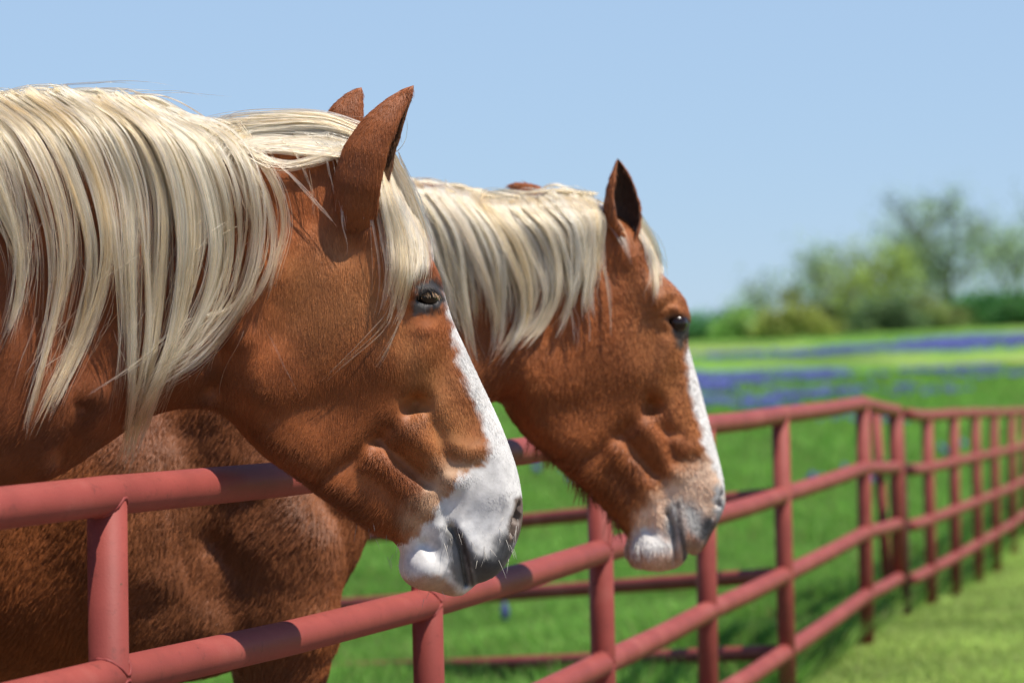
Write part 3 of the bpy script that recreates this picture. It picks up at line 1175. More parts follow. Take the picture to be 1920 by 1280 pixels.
def guide_locks(fr, shape, guides, n_locks, per, rad_px, spread, seed, off=(4, 26), colours=((0.61, 0.315, 0.130), (0.90, 0.575, 0.345)), N=22, wave=5.0, cut=(0.6, 1.0),
                tip=0.28, stray=0.07, pinch=1.0, gap=None, dark=0.12, gather=0.0):
    """hair locks between hand-drawn guide lines (photo pixels): a clump follows a blend of two neighbours, its hairs gather towards the tip"""
    rng = np.random.default_rng(seed)
    G = np.array([catmull(g, N) for g in guides])
    pts, rads, cols = [], [], []
    for L in range(n_locks):
        g = rng.uniform(0, len(G) - 1) if n_locks > 1 else 0.0
        if gap is not None:
            for _ in range(8):
                if rng.random() < gap(g):
                    break
                g = rng.uniform(0, len(G) - 1)
        i = min(int(g), len(G) - 2) if len(G) > 1 else 0
        f = g - i
        t = np.linspace(0, 1, N)
        pull = gather * smooth01(0.22, 0.72, t) * rng.uniform(0.7, 1.15)
        ft = np.clip(f + (round(f) - f) * pull, 0, 1)[:, None]        # hanging hair gathers into the nearest drawn lock
        ctr = G[i] * (1 - ft) + G[min(i + 1, len(G) - 1)] * ft
        ctr = ctr + np.array([rng.normal(0, 3), rng.normal(0, 4)])
        ctr = ctr + (np.sin(t * rng.uniform(3, 7) + rng.uniform(0, 6)) * wave * t)[:, None] * np.array([1.0, 0.15])
        tg = np.gradient(ctr, axis=0)
        tg /= np.linalg.norm(tg, axis=1)[:, None]
        nrm = np.stack([-tg[:, 1], tg[:, 0]], 1)
        depth = rng.uniform(*off)
        m = max(2, int(per * rng.uniform(0.6, 1.4)))
        base_col = np.array(colours[0]) + (np.array(colours[1]) - np.array(colours[0])) * rng.random()
        base_col = base_col * rng.uniform(0.86, 1.08)
        sp = spread * rng.uniform(0.6, 1.5)
        cl = rng.uniform(cut[0], 1.0) if cut[1] >= 1 else rng.uniform(*cut)
        nw = max(1, m // 9)
        wisp = []
        for _ in range(nw):
            wisp.append((rng.normal(0, 1), rng.normal(0, 1), np.sin(t * rng.uniform(3, 9) + rng.uniform(0, 6)) * rng.uniform(0.5, 3.0),
                         rng.uniform(0.78, 1.12), rng.uniform(0.88, 1.0)))
        for s in range(m):
            wo, wz, ww, wt, wl = wisp[s % nw]
            wild = rng.random() < stray
            o = wo + rng.normal(0, 0.22)
            z = wz + rng.normal(0, 0.25)
            tap = 1 - (1 - tip) * smooth01(0.05, 0.9, t) if not wild else 1 + 1.2 * t
            tap = tap * (pinch + (1 - pinch) * smooth01(0.0, 0.3, t))
            wob = ww + np.sin(t * rng.uniform(6, 16) + rng.uniform(0, 6)) * rng.uniform(0.1, 0.9) * (1 + 6.0 * wild) + np.sin(t * rng.uniform(18, 30) + rng.uniform(0, 6)) * rng.uniform(0.1, 0.5)
            q = ctr + nrm * (o * sp * tap + wob * t ** 0.5)[:, None] + tg * rng.normal(0, 4)
            le = cl * wl * rng.uniform(0.86, 1.0)
            tt = t * le
            q = np.stack([np.interp(tt, t, q[:, j]) for j in range(2)], 1)
            h = np.full(N, depth) + z * sp * 0.40 * tap + (6 * wild) * t
            pts.append(np.column_stack([q, h]))
            rads.append(rad_px * rng.uniform(0.7, 1.3) * np.interp(t, [0, 0.1, 0.75, 1], [0.8, 1.0, 0.9, 0.25]))
            cols.append(base_col * wt * rng.uniform(0.88, 1.10) * (np.array([0.72, 0.60, 0.48]) if rng.random() < dark else 1.0))
    S = np.array(pts)
    n = len(S)
    # photo pixels -> the horse's plane at the body's own half width (two passes), then out by the lock's depth
    flat = S[..., :2].reshape(-1, 2)
    dep = S[..., 2].ravel()
    hh = np.full(len(flat), 60.0)
    for _ in range(3):
        uv = fr.inv(flat, hh)
        hh = shape.halfwidth(uv[:, 0], uv[:, 1]) + dep
    hh = hh.reshape(n, N)
    ker = np.array([1, 2, 3, 2, 1]) / 9.0
    pad = np.pad(hh, ((0, 0), (2, 2)), mode='edge')
    hh = sum(ker[j] * pad[:, j:j + N] for j in range(5))
    uv = fr.inv(flat, hh.ravel())
    W = fr.P(uv[:, 0], uv[:, 1], hh.ravel()).reshape(n, N, 3)
    return W, np.array(rads) * fr.k, np.clip(np.array(cols), 0, 0.97)


def crest_caps(fr, shape, crest, x0, x1, n, scale, seed, per=26):
    """locks that leave the crest almost along it before they fall over the neck"""
    rng = np.random.default_rng(seed)
    crest = np.asarray(crest, float)
    out = []
    for i in range(n):
        x = rng.uniform(x0, x1)
        L = rng.uniform(0.7, 1.3) * scale

        def yc(a):
            return float(np.interp(a, crest[:, 0], crest[:, 1]))
        g = [(x - 40 * L, yc(x - 40 * L) + 9), (x, yc(x) + 2), (x + 48 * L, yc(x + 48 * L) + rng.uniform(2, 10)), (x + 110 * L, yc(x + 110 * L) + 36 * L), (x + 158 * L, yc(x + 150 * L) + 110 * L),
             (x + 180 * L, yc(x + 170 * L) + 215 * L)]
        out.append(guide_locks(fr, shape, [g], 1, per, 0.55, 5.0, seed * 1000 + i, off=(3, 14), cut=(0.6, 1.0), tip=0.6, wave=5, stray=0.06))
    return out


def stack_hair(parts):
    """hair sets of equal point count -> one"""
    return tuple(np.concatenate([p[i] for p in parts]) for i in range(3))


def eyeball(fr, name, c, r, parent):
    """glossy dark ball at (u, v, h)"""
    n, m = 24, 16
    th = np.linspace(0, 2 * np.pi, n, endpoint=False)
    ph = np.linspace(0.02, np.pi - 0.02, m)
    V = np.array([[c[0] + r * math.sin(p) * math.cos(t), c[1] + r * math.cos(p) * 0.92, c[2] + r * math.sin(p) * math.sin(t)] for p in ph for t in th])
    i = np.arange(n * m).reshape(m, n)
    Q = np.stack([i[:-1], np.roll(i[:-1], -1, 1), np.roll(i[1:], -1, 1), i[1:]], -1).reshape(-1, 4)
    return mesh_obj(name, fr.P(V[:, 0], V[:, 1], V[:, 2]), Q, M_EYE, parent)


# ------------------------------------------------------------------ the near horse
FR1 = Frame(600, 640, 4.92, math.radians(13))
SORREL = np.array([0.285, 0.086, 0.024])
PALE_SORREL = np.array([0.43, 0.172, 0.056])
WHITE = np.array([0.74, 0.70, 0.65])
PEACH = np.array([0.55, 0.33, 0.19])
SLATE = np.array([0.06, 0.060, 0.062])
GREY = np.array([0.20, 0.19, 0.175])
LGREY = np.array([0.42, 0.405, 0.39])
PINK = np.array([0.46, 0.29, 0.20])

OUT1 = np.array([  # side outline, photo pixels (crest without the mane's thickness), clockwise
    (-2150, 520), (-1900, 400), (-1500, 395), (-1000, 400), (-650, 340), (-400, 270), (-250, 235), (-100, 212), (60, 202), (160, 196), (270, 210), (350, 236), (430, 256), (520, 258),
    (600, 262), (650, 268), (700, 300), (735, 350), (760, 400), (785, 445), (805, 485), (818, 515), (828, 548), (844, 598), (868, 650), (892, 702), (916, 752),
    (938, 800), (957, 850), (969, 890), (976, 930), (978, 962), (973, 995), (962, 1025), (947, 1056), (926, 1079), (903, 1091), (886, 1096), (878, 1107), (866, 1115), (845, 1117),
    (815, 1108), (787, 1095), (765, 1070), (754, 1040), (742, 1018), (725, 1006), (690, 990), (625, 945), (560, 897), (500, 855), (455, 812), (425, 780), (395, 764), (340, 764),
    (270, 785), (200, 830), (110, 888), (-50, 960), (-150, 1040), (-260, 1190), (-450, 1330), (-800, 1385), (-1300, 1330), (-1800, 1150), (-2080, 1050), (-2220, 800)], float)
WID1 = [  # u, v, half width, rounding
    (800, 530, 98, 62), (740, 490, 112, 70), (700, 400, 90, 70), (650, 330, 66, 70), (600, 300, 64, 75),
    (600, 650, 106, 120), (520, 700, 106, 95), (690, 640, 108, 100), (560, 800, 86, 85), (480, 600, 92, 120), (640, 850, 76, 70), (760, 640, 96, 70),
    (866, 680, 70, 55), (820, 740, 76, 62), (780, 800, 78, 70), (912, 800, 62, 50), (938, 890, 66, 50), (912, 938, 71, 54), (860, 880, 76, 60), (790, 890, 66, 60), (720, 900, 62, 62), (660, 930, 58, 55),
    (950, 970, 56, 48), (905, 990, 68, 55), (925, 1050, 56, 45), (845, 985, 66, 55), (830, 1050, 60, 45), (775, 1050, 46, 42), (865, 1095, 38, 32), (800, 1095, 42, 36),
    (450, 350, 88, 150), (350, 500, 112, 160), (400, 680, 74, 110), (250, 300, 92, 160), (150, 500, 128, 180), (250, 680, 112, 120), (0, 400, 125, 190), (0, 750, 150, 140), (-100, 900, 165, 140),
    (-300, 600, 205, 230), (-300, 950, 215, 200), (-600, 750, 250, 260), (-1000, 850, 330, 330), (-1500, 750, 335, 330), (-1900, 700, 260, 240), (-1000, 480, 230, 250), (-600, 450, 110, 200)]
REL1 = [
    ([(762, 528), (785, 506), (812, 502), (832, 520)], 11, 9), ([(776, 551), (790, 541), (812, 541), (826, 552)], 5, 7), ([(778, 572), (800, 578), (822, 574)], 6, 4), ([(690, 440), (735, 490), (765, 545)], 20, 7), ([(742, 462)], 26, -13),
    ([(800, 625), (792, 690), (786, 725)], 17, 9), ([(787, 752)], 15, -20), ([(787, 755), (745, 790), (700, 832), (640, 880), (590, 905)], 13, -11),
    ([(725, 700), (690, 780), (640, 830), (560, 860)], 30, 6),
    ([(752, 788), (795, 835), (838, 885), (856, 905)], 16, 11), ([(716, 828), (762, 866), (805, 905)], 11, -10), ([(702, 852), (760, 905), (805, 955)], 18, 9),
    ([(806, 770), (832, 830), (846, 880)], 11, -7), ([(850, 838), (880, 850), (905, 846)], 13, 6), ([(862, 872), (900, 876)], 10, -1.5), ([(840, 770), (880, 820)], 26, 5),
    ([(956, 930), (968, 965), (956, 1000)], 12, 2.5), ([(905, 925)], 44, 4), ([(905, 1042), (925, 1055)], 26, 7),
    ([(853, 990), (868, 1022), (878, 1060), (887, 1100)], 3.0, -15), ([(852, 990)], 7, -7), ([(836, 1000), (848, 1050), (860, 1098)], 4, -2.5), ([(868, 992), (884, 1025), (893, 1065), (900, 1090)], 7, 4),
    ([(828, 992), (848, 1045), (866, 1092)], 10, 5), ([(880, 1000), (905, 1050)], 16, 6), ([(805, 1022), (824, 1055), (838, 1100)], 7, -6),
    ([(452, 640), (470, 790), (560, 866), (650, 925)], 20, 11), ([(452, 450), (424, 600), (420, 740)], 26, -30), ([(505, 520), (470, 620), (470, 720)], 30, 7),
    ([(400, 730), (250, 790), (120, 850)], 16, -12), ([(330, 640), (200, 720), (40, 800)], 40, 9), ([(150, 760), (110, 860)], 12, -9), ([(190, 740), (170, 840)], 16, 8),
    ([(668, 405)], 34, 12), ([(640, 470), (600, 420)], 26, -6), ([(600, 560), (640, 620)], 60, 4), ([(830, 640), (850, 760)], 30, -3)]
EYE1 = (803, 558)


def flow1(u, v):
    pts = [(800, 500), (700, 600), (600, 700), (520, 800), (640, 880), (720, 930), (780, 870), (860, 750), (900, 900), (920, 1030), (790, 1060), (600, 450), (450, 600), (300, 600), (100, 700), (300, 350), (680, 350), (-300, 800)]
    ang = [0.15, 0.02, -0.12, -0.35, -0.75, -0.6, 0.25, 0.35, 0.3, 0.35, 0.2, 0.0, -0.25, -0.5, -0.6, -0.4, -0.1, -0.9]
    return shepard(np.asarray(u, np.float32), np.asarray(v, np.float32), pts, ang)


def shift(poly, fr, h):
    return fr.inv(np.asarray(poly, float), h)


def build_near_horse():
    fr = FR1
    us = lines([(-2260, -360, 26), (-360, 400, 6), (400, 740, 4), (740, 1000, 3)])
    vs = lines([(150, 260, 4), (260, 480, 4), (480, 620, 3), (620, 860, 4), (860, 1140, 3), (1140, 1240, 10), (1240, 2110, 26)])
    hs = lines([(0, 128, 3.2), (128, 190, 7), (190, 380, 22)])
    sh = HorseShape(fr, fr.inv(OUT1, 0.0), WID1, us, vs, hs)
    sh.relief([(p, s_, a * 1.15) for p, s_, a in REL1])
    sh.field()
    ground_v = fr.cy + float(fr.O[2] / (fr.k * UP[2]))
    for sgn in (1,):
        fl = [(-430, 1050, 120), (-400, 1330, 118), (-395, 1600, 112), (-405, 1840, 110), (-400, 1960, 110), (-380, 2010, 110), (-365, ground_v - 8, 110)]
        sh.join(lambda U, V, H: capsule_chain(U, V, H, fl, [130, 82, 58, 42, 52, 44, 62]), (-700, -150, 900, 2110), 40)
        hl = [(-1880, 900, 130), (-1800, 1250, 150), (-2040, 1610, 130), (-2010, 1870, 125), (-1995, 1970, 125), (-1965, ground_v - 8, 125)]
        sh.join(lambda U, V, H: capsule_chain(U, V, H, hl, [190, 130, 62, 46, 52, 62]), (-2260, -1500, 700, 2110), 50)
    # the round chin below the lower lip
    cu, cv = fr.inv([(804, 1066)], 50)[0]
    sh.join(lambda U, V, H: (np.sqrt(((U - cu) / 42) ** 2 + ((V - cv) / 42) ** 2 + ((H - 24) / 46) ** 2) - 1) * 42, (cu - 90, cu + 90, cv - 90, cv + 70), 16)
    # eye socket, nostril
    eu, ev = fr.inv([EYE1], 100)[0]
    eh = float(sh.halfwidth(np.array([eu]), np.array([ev]))[0])

    def socket(U, V, H):
        a, b = (U - eu) * math.cos(0.1) + (V - ev) * math.sin(0.1), -(U - eu) * math.sin(0.1) + (V - ev) * math.cos(0.1)
        return (np.sqrt((a / 24) ** 2 + ((b - 3) / 9) ** 2 + ((H - eh) / 26) ** 2) - 1) * 10
    sh.carve(socket, (eu - 70, eu + 70, ev - 60, ev + 60), 3.0)
    nz = fr.inv([(972, 948), (970, 972), (958, 998)], 50)

    def nostril(U, V, H):
        q = capsule_chain(U, V, H, [(nz[0, 0] + 3, nz[0, 1], 44), (nz[1, 0] + 1, nz[1, 1], 52), (nz[2, 0], nz[2, 1], 48)], [9, 12, 9])
        q2 = capsule_chain(U, V, H, [(nz[1, 0], nz[1, 1], 46), (nz[1, 0] - 40, nz[1, 1] - 40, 24)], [13, 12])
        return np.minimum(q, q2)
    sh.carve(nostril, (nz[1, 0] - 90, nz[1, 0] + 70, 880, 1060), 4.0)
    V, Q = sh.mesh(2)
    N = vertex_normals(V, Q)
    # markings, and a cheek highlight painted into the coat
    W = fr.P(V[:, 0], V[:, 1], np.abs(V[:, 2]))
    px, py = project(W)
    white = [(822, 535), (835, 568), (852, 630), (864, 690), (887, 748), (908, 795), (918, 850), (913, 868), (880, 880), (860, 886), (850, 905), (842, 930), (815, 955), (796, 985), (765, 1020), (740, 1020), (745, 1130), (930, 1130), (1030, 1000), (1030, 800), (900, 560), (860, 500)]
    layers = [
        ([(520, 470), (640, 440), (720, 520), (700, 620), (600, 660), (520, 600)], PALE_SORREL * np.array([0.9, 0.84, 0.8]), 60, 10),  # golden highlight of the cheek, painted into the coat colour
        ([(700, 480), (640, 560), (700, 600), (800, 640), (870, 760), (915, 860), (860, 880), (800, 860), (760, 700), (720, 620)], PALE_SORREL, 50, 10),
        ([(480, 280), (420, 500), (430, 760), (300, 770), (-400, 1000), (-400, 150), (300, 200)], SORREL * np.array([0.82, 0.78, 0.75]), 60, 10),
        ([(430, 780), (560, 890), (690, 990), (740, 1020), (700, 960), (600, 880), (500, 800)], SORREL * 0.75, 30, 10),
        ([(820, 870), (880, 862), (900, 868), (860, 905), (840, 940), (800, 990), (770, 1020), (760, 960), (790, 910)], PEACH, 26, 8),
        (white, WHITE, 7, 6),
        ([(800, 1012), (835, 985), (855, 975), (880, 985), (890, 1010), (880, 1040), (840, 1062), (815, 1040)], LGREY * 1.1, 14, 7),
        ([(880, 940), (915, 935), (930, 960), (925, 1000), (890, 1010), (868, 985)], LGREY * 1.4, 16, 8),
        ([(864, 1010), (880, 1025), (895, 1045), (915, 1040), (930, 1010), (948, 1000), (964, 1000), (968, 1040), (930, 1110), (886, 1100)], SLATE * 1.2, 17, 4),
        ([(836, 992), (856, 988), (874, 1030), (888, 1095), (868, 1104), (852, 1096), (842, 1056)], GREY, 8, 4),
        ([(748, 1078), (790, 1078), (840, 1085), (860, 1110), (900, 1125), (800, 1140), (750, 1110)], PINK, 10, 5),
        ([(852, 986), (866, 1022), (877, 1060), (885, 1098), (889, 1097), (882, 1055), (873, 1015), (862, 990)], (0.06, 0.052, 0.048), 3, 1),
        ([(776, 548), (794, 526), (816, 516), (832, 522), (836, 560), (824, 582), (802, 590), (782, 584), (774, 568)], (0.036, 0.030, 0.027), 9, 6),
        ([(772, 566), (800, 572), (802, 590), (776, 590)], (0.12, 0.11, 0.10), 6, 3),
        ([(730, 540), (752, 545), (756, 575), (748, 570)], (0.09, 0.08, 0.075), 9, 5),
        ([(966, 935), (985, 925), (996, 965), (985, 1010), (955, 1015), (952, 985)], (0.16, 0.115, 0.09), 5, 2),
    ]
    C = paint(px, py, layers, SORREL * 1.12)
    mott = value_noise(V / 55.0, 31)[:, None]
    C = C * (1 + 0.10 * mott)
    root = empty('horse', tuple(fr.P(np.array([-1100.0]), np.array([ground_v]), np.array([0.0]))[0]))
    tag(root, 'nearest sorrel horse, long flaxen mane and dozing eye, its head over the red rail', 'horse', 'horses standing at the fence')
    # ears
    ears = []
    k = 1.0
    b1, t1 = fr.inv([(668, 425)], 78)[0], fr.inv([(776, 160)], 84)[0]
    mid = fr.inv([(672, 285)], 92)[0]
    ears.append(ear_mesh((*b1, 78), (*t1, 84), (*mid, 96), 54, (1.0, 0.25, 0.42), 0.62))
    b2, t2 = fr.inv([(640, 330)], -60)[0], fr.inv([(678, 164)], -75)[0]
    mid2 = fr.inv([(634, 236)], -80)[0]
    ears.append(ear_mesh((*b2, -58), (*t2, -75), (*mid2, -80), 46, (1.0, 0.2, -0.3), 0.8))
    VV, QQ, CC = [V], [Q], [C]
    n0 = len(V)
    for ev_, eq_, ins in ears:
        VV.append(ev_)
        QQ.append(eq_ + n0)
        n0 += len(ev_)
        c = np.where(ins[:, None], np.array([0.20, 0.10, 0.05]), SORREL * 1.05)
        CC.append(c)
    V2, Q2, C2 = np.vstack(VV), np.vstack(QQ), np.vstack(CC)
    Wd = fr.P(V2[:, 0], V2[:, 1], V2[:, 2])
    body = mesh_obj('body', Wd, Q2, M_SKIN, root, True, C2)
    N2 = vertex_normals(V2, Q2)
    o = eyeball(fr, 'eye', (eu, ev - 1, eh - 25), 25, root)
    eyeball(fr, 'eye', (eu, ev - 1, -(eh - 25)), 25, root)
    return sh, root, body, V2, Q2, N2, C2, (eu, ev, eh)


H1 = build_near_horse()


# ------------------------------------------------------------------ coat, mane and forelock of the near horse
def dress_near_horse():
    fr = FR1
    sh, root, body, V, Q, N, C, eye = H1
    eu, ev, eh = eye

    def keep(m):
        # no coat on the eye opening, the wet lips, the nostril
        W = fr.P(m[:, 0], m[:, 1], np.abs(m[:, 2]))
        px, py = project(W)
        k = np.ones(len(m))
        k[np.hypot((px - EYE1[0]) / 27, (py - EYE1[1] - 4) / 22) < 1] = 0.04
        k[(np.hypot((px - 972) / 16, (py - 968) / 44) < 1)] = 0.1
        k[(py > 985) & (px > 740)] *= 0.7
        k[(py > 1015 + 0.25 * (950 - px)) & (px > 872)] *= 0.25
        return k

    def length(u, v):
        base = shepard(np.asarray(u, np.float32), np.asarray(v, np.float32),
                       [(800, 560), (600, 650), (560, 860), (690, 970), (900, 950), (840, 1060), (780, 1060), (300, 700), (100, 850), (860, 700), (690, 330), (-300, 800)],
                       [12, 20, 27, 27, 7, 4, 5, 22, 24, 13, 16, 24])
        return base
    add_fur(fr, 'coat', V, Q, N, C, body, 430000, flow1, length, 0.37, keep=keep, seed=4, lift=0.055, box=(-80, 1010, 150, 1150))

    G = [[(-330, 262), (-270, 340), (-220, 460), (-200, 580), (-210, 700), (-235, 800)],
         [(-200, 222), (-125, 290), (-75, 410), (-50, 520), (-50, 620), (-65, 720)],
         [(-110, 197), (-35, 265), (20, 390), (42, 490), (28, 590), (-12, 690)],
         [(-40, 184), (45, 250), (98, 360), (118, 480), (98, 610), (52, 780), (36, 880)],
         [(30, 178), (112, 240), (166, 350), (186, 480), (152, 620), (86, 760), (42, 850)],
         [(90, 176), (168, 236), (216, 345), (233, 480), (243, 640), (236, 800), (206, 900)],
         [(150, 178), (228, 236), (276, 345), (286, 480), (281, 640), (252, 790), (232, 905)],
         [(210, 185), (292, 248), (336, 350), (346, 480), (322, 640), (268, 780), (236, 890)],
         [(270, 200), (352, 258), (402, 355), (416, 480), (372, 600), (294, 720), (238, 880)],
         [(330, 216), (410, 258), (452, 345), (458, 450), (432, 560), (342, 680), (240, 850)],
         [(376, 224), (440, 248), (488, 320), (503, 430), (472, 550), (380, 665), (264, 745), (200, 880)]]

    def gap(g):
        # bare strips between the big locks
        return 1.0 - 0.8 * math.exp(-((g - 4.45) / 0.16) ** 2) - 0.6 * float(smooth01(7.6, 8.6, g)) - 0.35 * math.exp(-((g - 2.5) / 0.15) ** 2)
    parts = []
    parts.append(guide_locks(fr, sh, G, 82, 62, 0.56, 4.8, 21, off=(5, 34), gap=gap, cut=(0.84, 1.0), tip=0.30, wave=8, gather=0.95))
    parts.append(guide_locks(fr, sh, G, 230, 4, 0.5, 4.0, 24, off=(8, 40), cut=(0.55, 1.0), tip=0.9, wave=13, stray=0.3, gather=0.6))
    parts.append(guide_locks(fr, sh, [g[:3] for g in G], 40, 50, 0.65, 6.0, 22, off=(4, 20), gap=lambda g: 1.0, cut=(0.55, 1.0), tip=0.5))
    # locks lying along the crest between neck and ears
    top = [[(690, 262), (620, 238), (530, 232), (440, 250), (392, 315), (384, 400)], [(680, 258), (600, 226), (500, 224), (400, 234), (350, 268), (330, 330)],
           [(660, 268), (590, 256), (520, 256), (455, 270), (420, 330)], [(640, 285), (580, 290), (520, 282), (470, 280), (440, 330)]]
    parts.append(guide_locks(fr, sh, top, 26, 62, 0.7, 7.0, 23, off=(4, 22), cut=(0.7, 1.0), tip=0.5, wave=4, stray=0.10))
    for i, (g, m, sp) in enumerate([
            ([(640, 280), (600, 298), (550, 308), (505, 302), (470, 285), (440, 262)], 46, 4.5),
            ([(640, 290), (590, 306), (540, 320), (510, 318)], 20, 4),
            ([(400, 238), (450, 262), (520, 300), (580, 352), (640, 428), (655, 470)], 12, 2.0),
            ([(440, 240), (478, 290), (515, 350), (528, 420), (512, 500), (498, 560)], 46, 9),
            ([(420, 236), (462, 290), (500, 360), (515, 440), (500, 520), (440, 610)], 50, 7),
            ([(380, 226), (430, 300), (470, 400), (478, 480), (440, 570), (345, 600), (250, 680), (120, 765)], 12, 4),
            ([(600, 252), (626, 290), (636, 330), (632, 370), (640, 400), (648, 450)], 22, 4),
            ([(612, 250), (640, 300), (650, 360), (642, 420), (650, 470), (640, 510)], 9, 4),
            ([(330, 215), (420, 300), (450, 380), (470, 420), (455, 424)], 14, 5)]):
        parts.append(guide_locks(fr, sh, [g], 1, m, 0.62, sp, 40 + i, off=(16, 26), cut=(0.9, 1.0), tip=0.5, wave=2, stray=0.2))
    parts += crest_caps(fr, sh, [(-200, 212), (-60, 188), (60, 176), (160, 171), (270, 182), (350, 203), (430, 228), (640, 236)], -190, 300, 62, 1.0, 91)
    rng = np.random.default_rng(55)
    for i in range(16):
        x0 = rng.uniform(430, 640)
        y0 = 240 + rng.uniform(0, 26)
        dx, dy = rng.uniform(10, 70), rng.uniform(90, 230)
        g = [(x0 - 20, y0 - 6), (x0 + dx * 0.3, y0 + dy * 0.18), (x0 + dx * 0.8, y0 + dy * 0.55), (x0 + dx, y0 + dy)]
        parts.append(guide_locks(fr, sh, [g], 1, int(rng.integers(2, 9)), 0.42, 2.0, 500 + i, off=(14, 26), cut=(0.85, 1.0), tip=0.7, wave=7, stray=0.3))
    # loose hairs that lift off the crest
    rng = np.random.default_rng(77)
    for i in range(30):
        x = rng.uniform(-60, 640)
        yb = np.interp(x, [-60, 60, 160, 270, 350, 430, 520, 640], [190, 176, 172, 184, 206, 226, 226, 236])
        L = rng.uniform(140, 330)
        rise = rng.uniform(2, 13)
        g = [(x - L * 0.5, yb + 6), (x - L * 0.15, yb - rise * 0.6), (x + L * 0.25, yb - rise), (x + L * 0.6, yb + rng.uniform(-8, 14))]
        parts.append(guide_locks(fr, sh, [g], 1, 2, 0.27, 2, 300 + i, off=(2, 12), cut=(0.9, 1.0), wave=3))
    # stray single hairs across the neck
    for i in range(60):
        x, y = rng.uniform(60, 520), rng.uniform(380, 640)
        a = rng.normal(0.35, 0.4)
        L = rng.uniform(60, 170)
        b = rng.normal(0, 26)
        g = [(x, y), (x - L * 0.4 * math.sin(a) + b * 0.5, y + L * 0.4 * math.cos(a)), (x - L * math.sin(a) + b, y + L * math.cos(a))]
        parts.append(guide_locks(fr, sh, [g], 1, 2, 0.36, 3, 400 + i, off=(10, 34), cut=(0.9, 1.0), wave=5))
    W, R, K = stack_hair(parts)
    hair_obj('mane', W, R, K, M_MANE, root)

    F = [[(716, 294), (708, 350), (716, 430), (722, 500), (712, 570), (690, 640)],
         [(716, 290), (722, 360), (744, 440), (750, 510), (738, 580), (716, 640)],
         [(726, 288), (752, 360), (778, 440), (786, 500), (776, 556)],
         [(732, 290), (772, 366), (800, 436), (812, 490), (806, 530)]]
    parts = [guide_locks(fr, sh, F, 34, 44, 0.55, 5.5, 61, off=(5, 24), cut=(0.78, 1.0), tip=0.5, stray=0.16, wave=5, pinch=0.35)]
    for i, (g, m, sp) in enumerate([
            ([(720, 300), (745, 440), (750, 540), (728, 610), (660, 672), (590, 735), (500, 800)], 12, 3),
            ([(722, 300), (752, 450), (762, 560), (742, 620), (715, 670), (690, 705)], 14, 4),
            ([(716, 300), (735, 430), (730, 560), (690, 620), (610, 700), (560, 740)], 5, 3),
            ([(735, 296), (778, 400), (800, 480), (795, 540), (770, 585)], 24, 6)]):
        parts.append(guide_locks(fr, sh, [g], 1, m, 0.5, sp, 70 + i, off=(8, 16), cut=(0.85, 1.0), tip=0.4, wave=4, stray=0.3))
    # a loose loop of hair in front of the ear
    parts.append(guide_locks(fr, sh, [[(722, 288), (745, 284), (760, 262), (764, 225), (756, 200)]], 1, 2, 0.55, 1.0, 90, off=(30, 40), cut=(0.95, 1.0), wave=0))
    W, R, K = stack_hair(parts)
    hair_obj('forelock', W, R, K * 0.95, M_MANE, root)

    # eyelashes and whiskers
    rng = np.random.default_rng(5)
    n = 44
    x = rng.uniform(-19, 21, n)
    p0 = np.stack([eu + x, ev - 11 + 0.016 * x * x + rng.normal(0, 1.0, n), np.full(n, eh - 1.0)], 1)
    L = rng.uniform(8, 14, n)
    d = np.stack([0.25 * x / 20 + rng.normal(0, 0.15, n), np.full(n, 0.62), np.full(n, 0.8)], 1)
    S = p0[:, None] + L[:, None, None] * (np.linspace(0, 1, 5)[None, :, None] * d[:, None] + np.array([0, 0.22, 0.0]) * (np.linspace(0, 1, 5) ** 2)[None, :, None])
    hair_obj('eyelash', fr.P(S[..., 0], S[..., 1], S[..., 2]), np.tile(np.array([0.42, 0.4, 0.35, 0.25, 0.1]) * fr.k, (n, 1)),
             np.tile(np.array([0.38, 0.24, 0.13]), (n, 1)) * rng.uniform(0.6, 1.4, (n, 1)), M_FUR, root)
    n = 46
    reg = np.array([(760, 1030), (790, 1080), (850, 1000), (905, 1030), (940, 1000), (972, 990), (700, 985), (820, 1108), (950, 1040)])
    c = reg[rng.integers(0, len(reg), n)] + rng.normal(0, 14, (n, 2))
    uv = fr.inv(c, 45)
    h = sh.halfwidth(uv[:, 0], uv[:, 1])
    L = rng.uniform(10, 30, n)
    d = np.stack([rng.normal(-0.05, 0.4, n), rng.normal(0.75, 0.3, n), rng.uniform(0.2, 0.8, n)], 1)
    t = np.linspace(0, 1, 5)
    S = np.stack([uv[:, 0], uv[:, 1], h - 2], 1)[:, None] + L[:, None, None] * (t[None, :, None] * d[:, None] + np.array([0, 0.18, -0.05]) * (t ** 2)[None, :, None])
    hair_obj('whisker', fr.P(S[..., 0], S[..., 1], S[..., 2]), np.tile(np.array([0.45, 0.4, 0.33, 0.25, 0.1]) * fr.k, (n, 1)),
             np.tile(np.array([0.62, 0.56, 0.47]), (n, 1)) * rng.uniform(0.5, 1.2, (n, 1)), M_FUR, root)


dress_near_horse()


# ------------------------------------------------------------------ the rear horse
FR2 = Frame(1150, 640, 6.30, math.radians(12))
_L1 = np.array([(668, 400), (803, 556), (787, 750), (850, 988), (868, 1112), (970, 965), (930, 770), (754, 1040), (425, 775), (560, 895)], float)
_L2 = np.array([(1160, 450), (1276, 606), (1247, 778), (1268, 945), (1245, 1066), (1352, 945), (1324, 750), (1182, 1022), (945, 752), (1050, 872)], float)
_A = np.linalg.lstsq(np.column_stack([_L1, np.ones(len(_L1))]), _L2, rcond=None)[0]


def to2(p):
    p = np.asarray(p, float)
    return np.column_stack([p, np.ones(len(p))]) @ _A


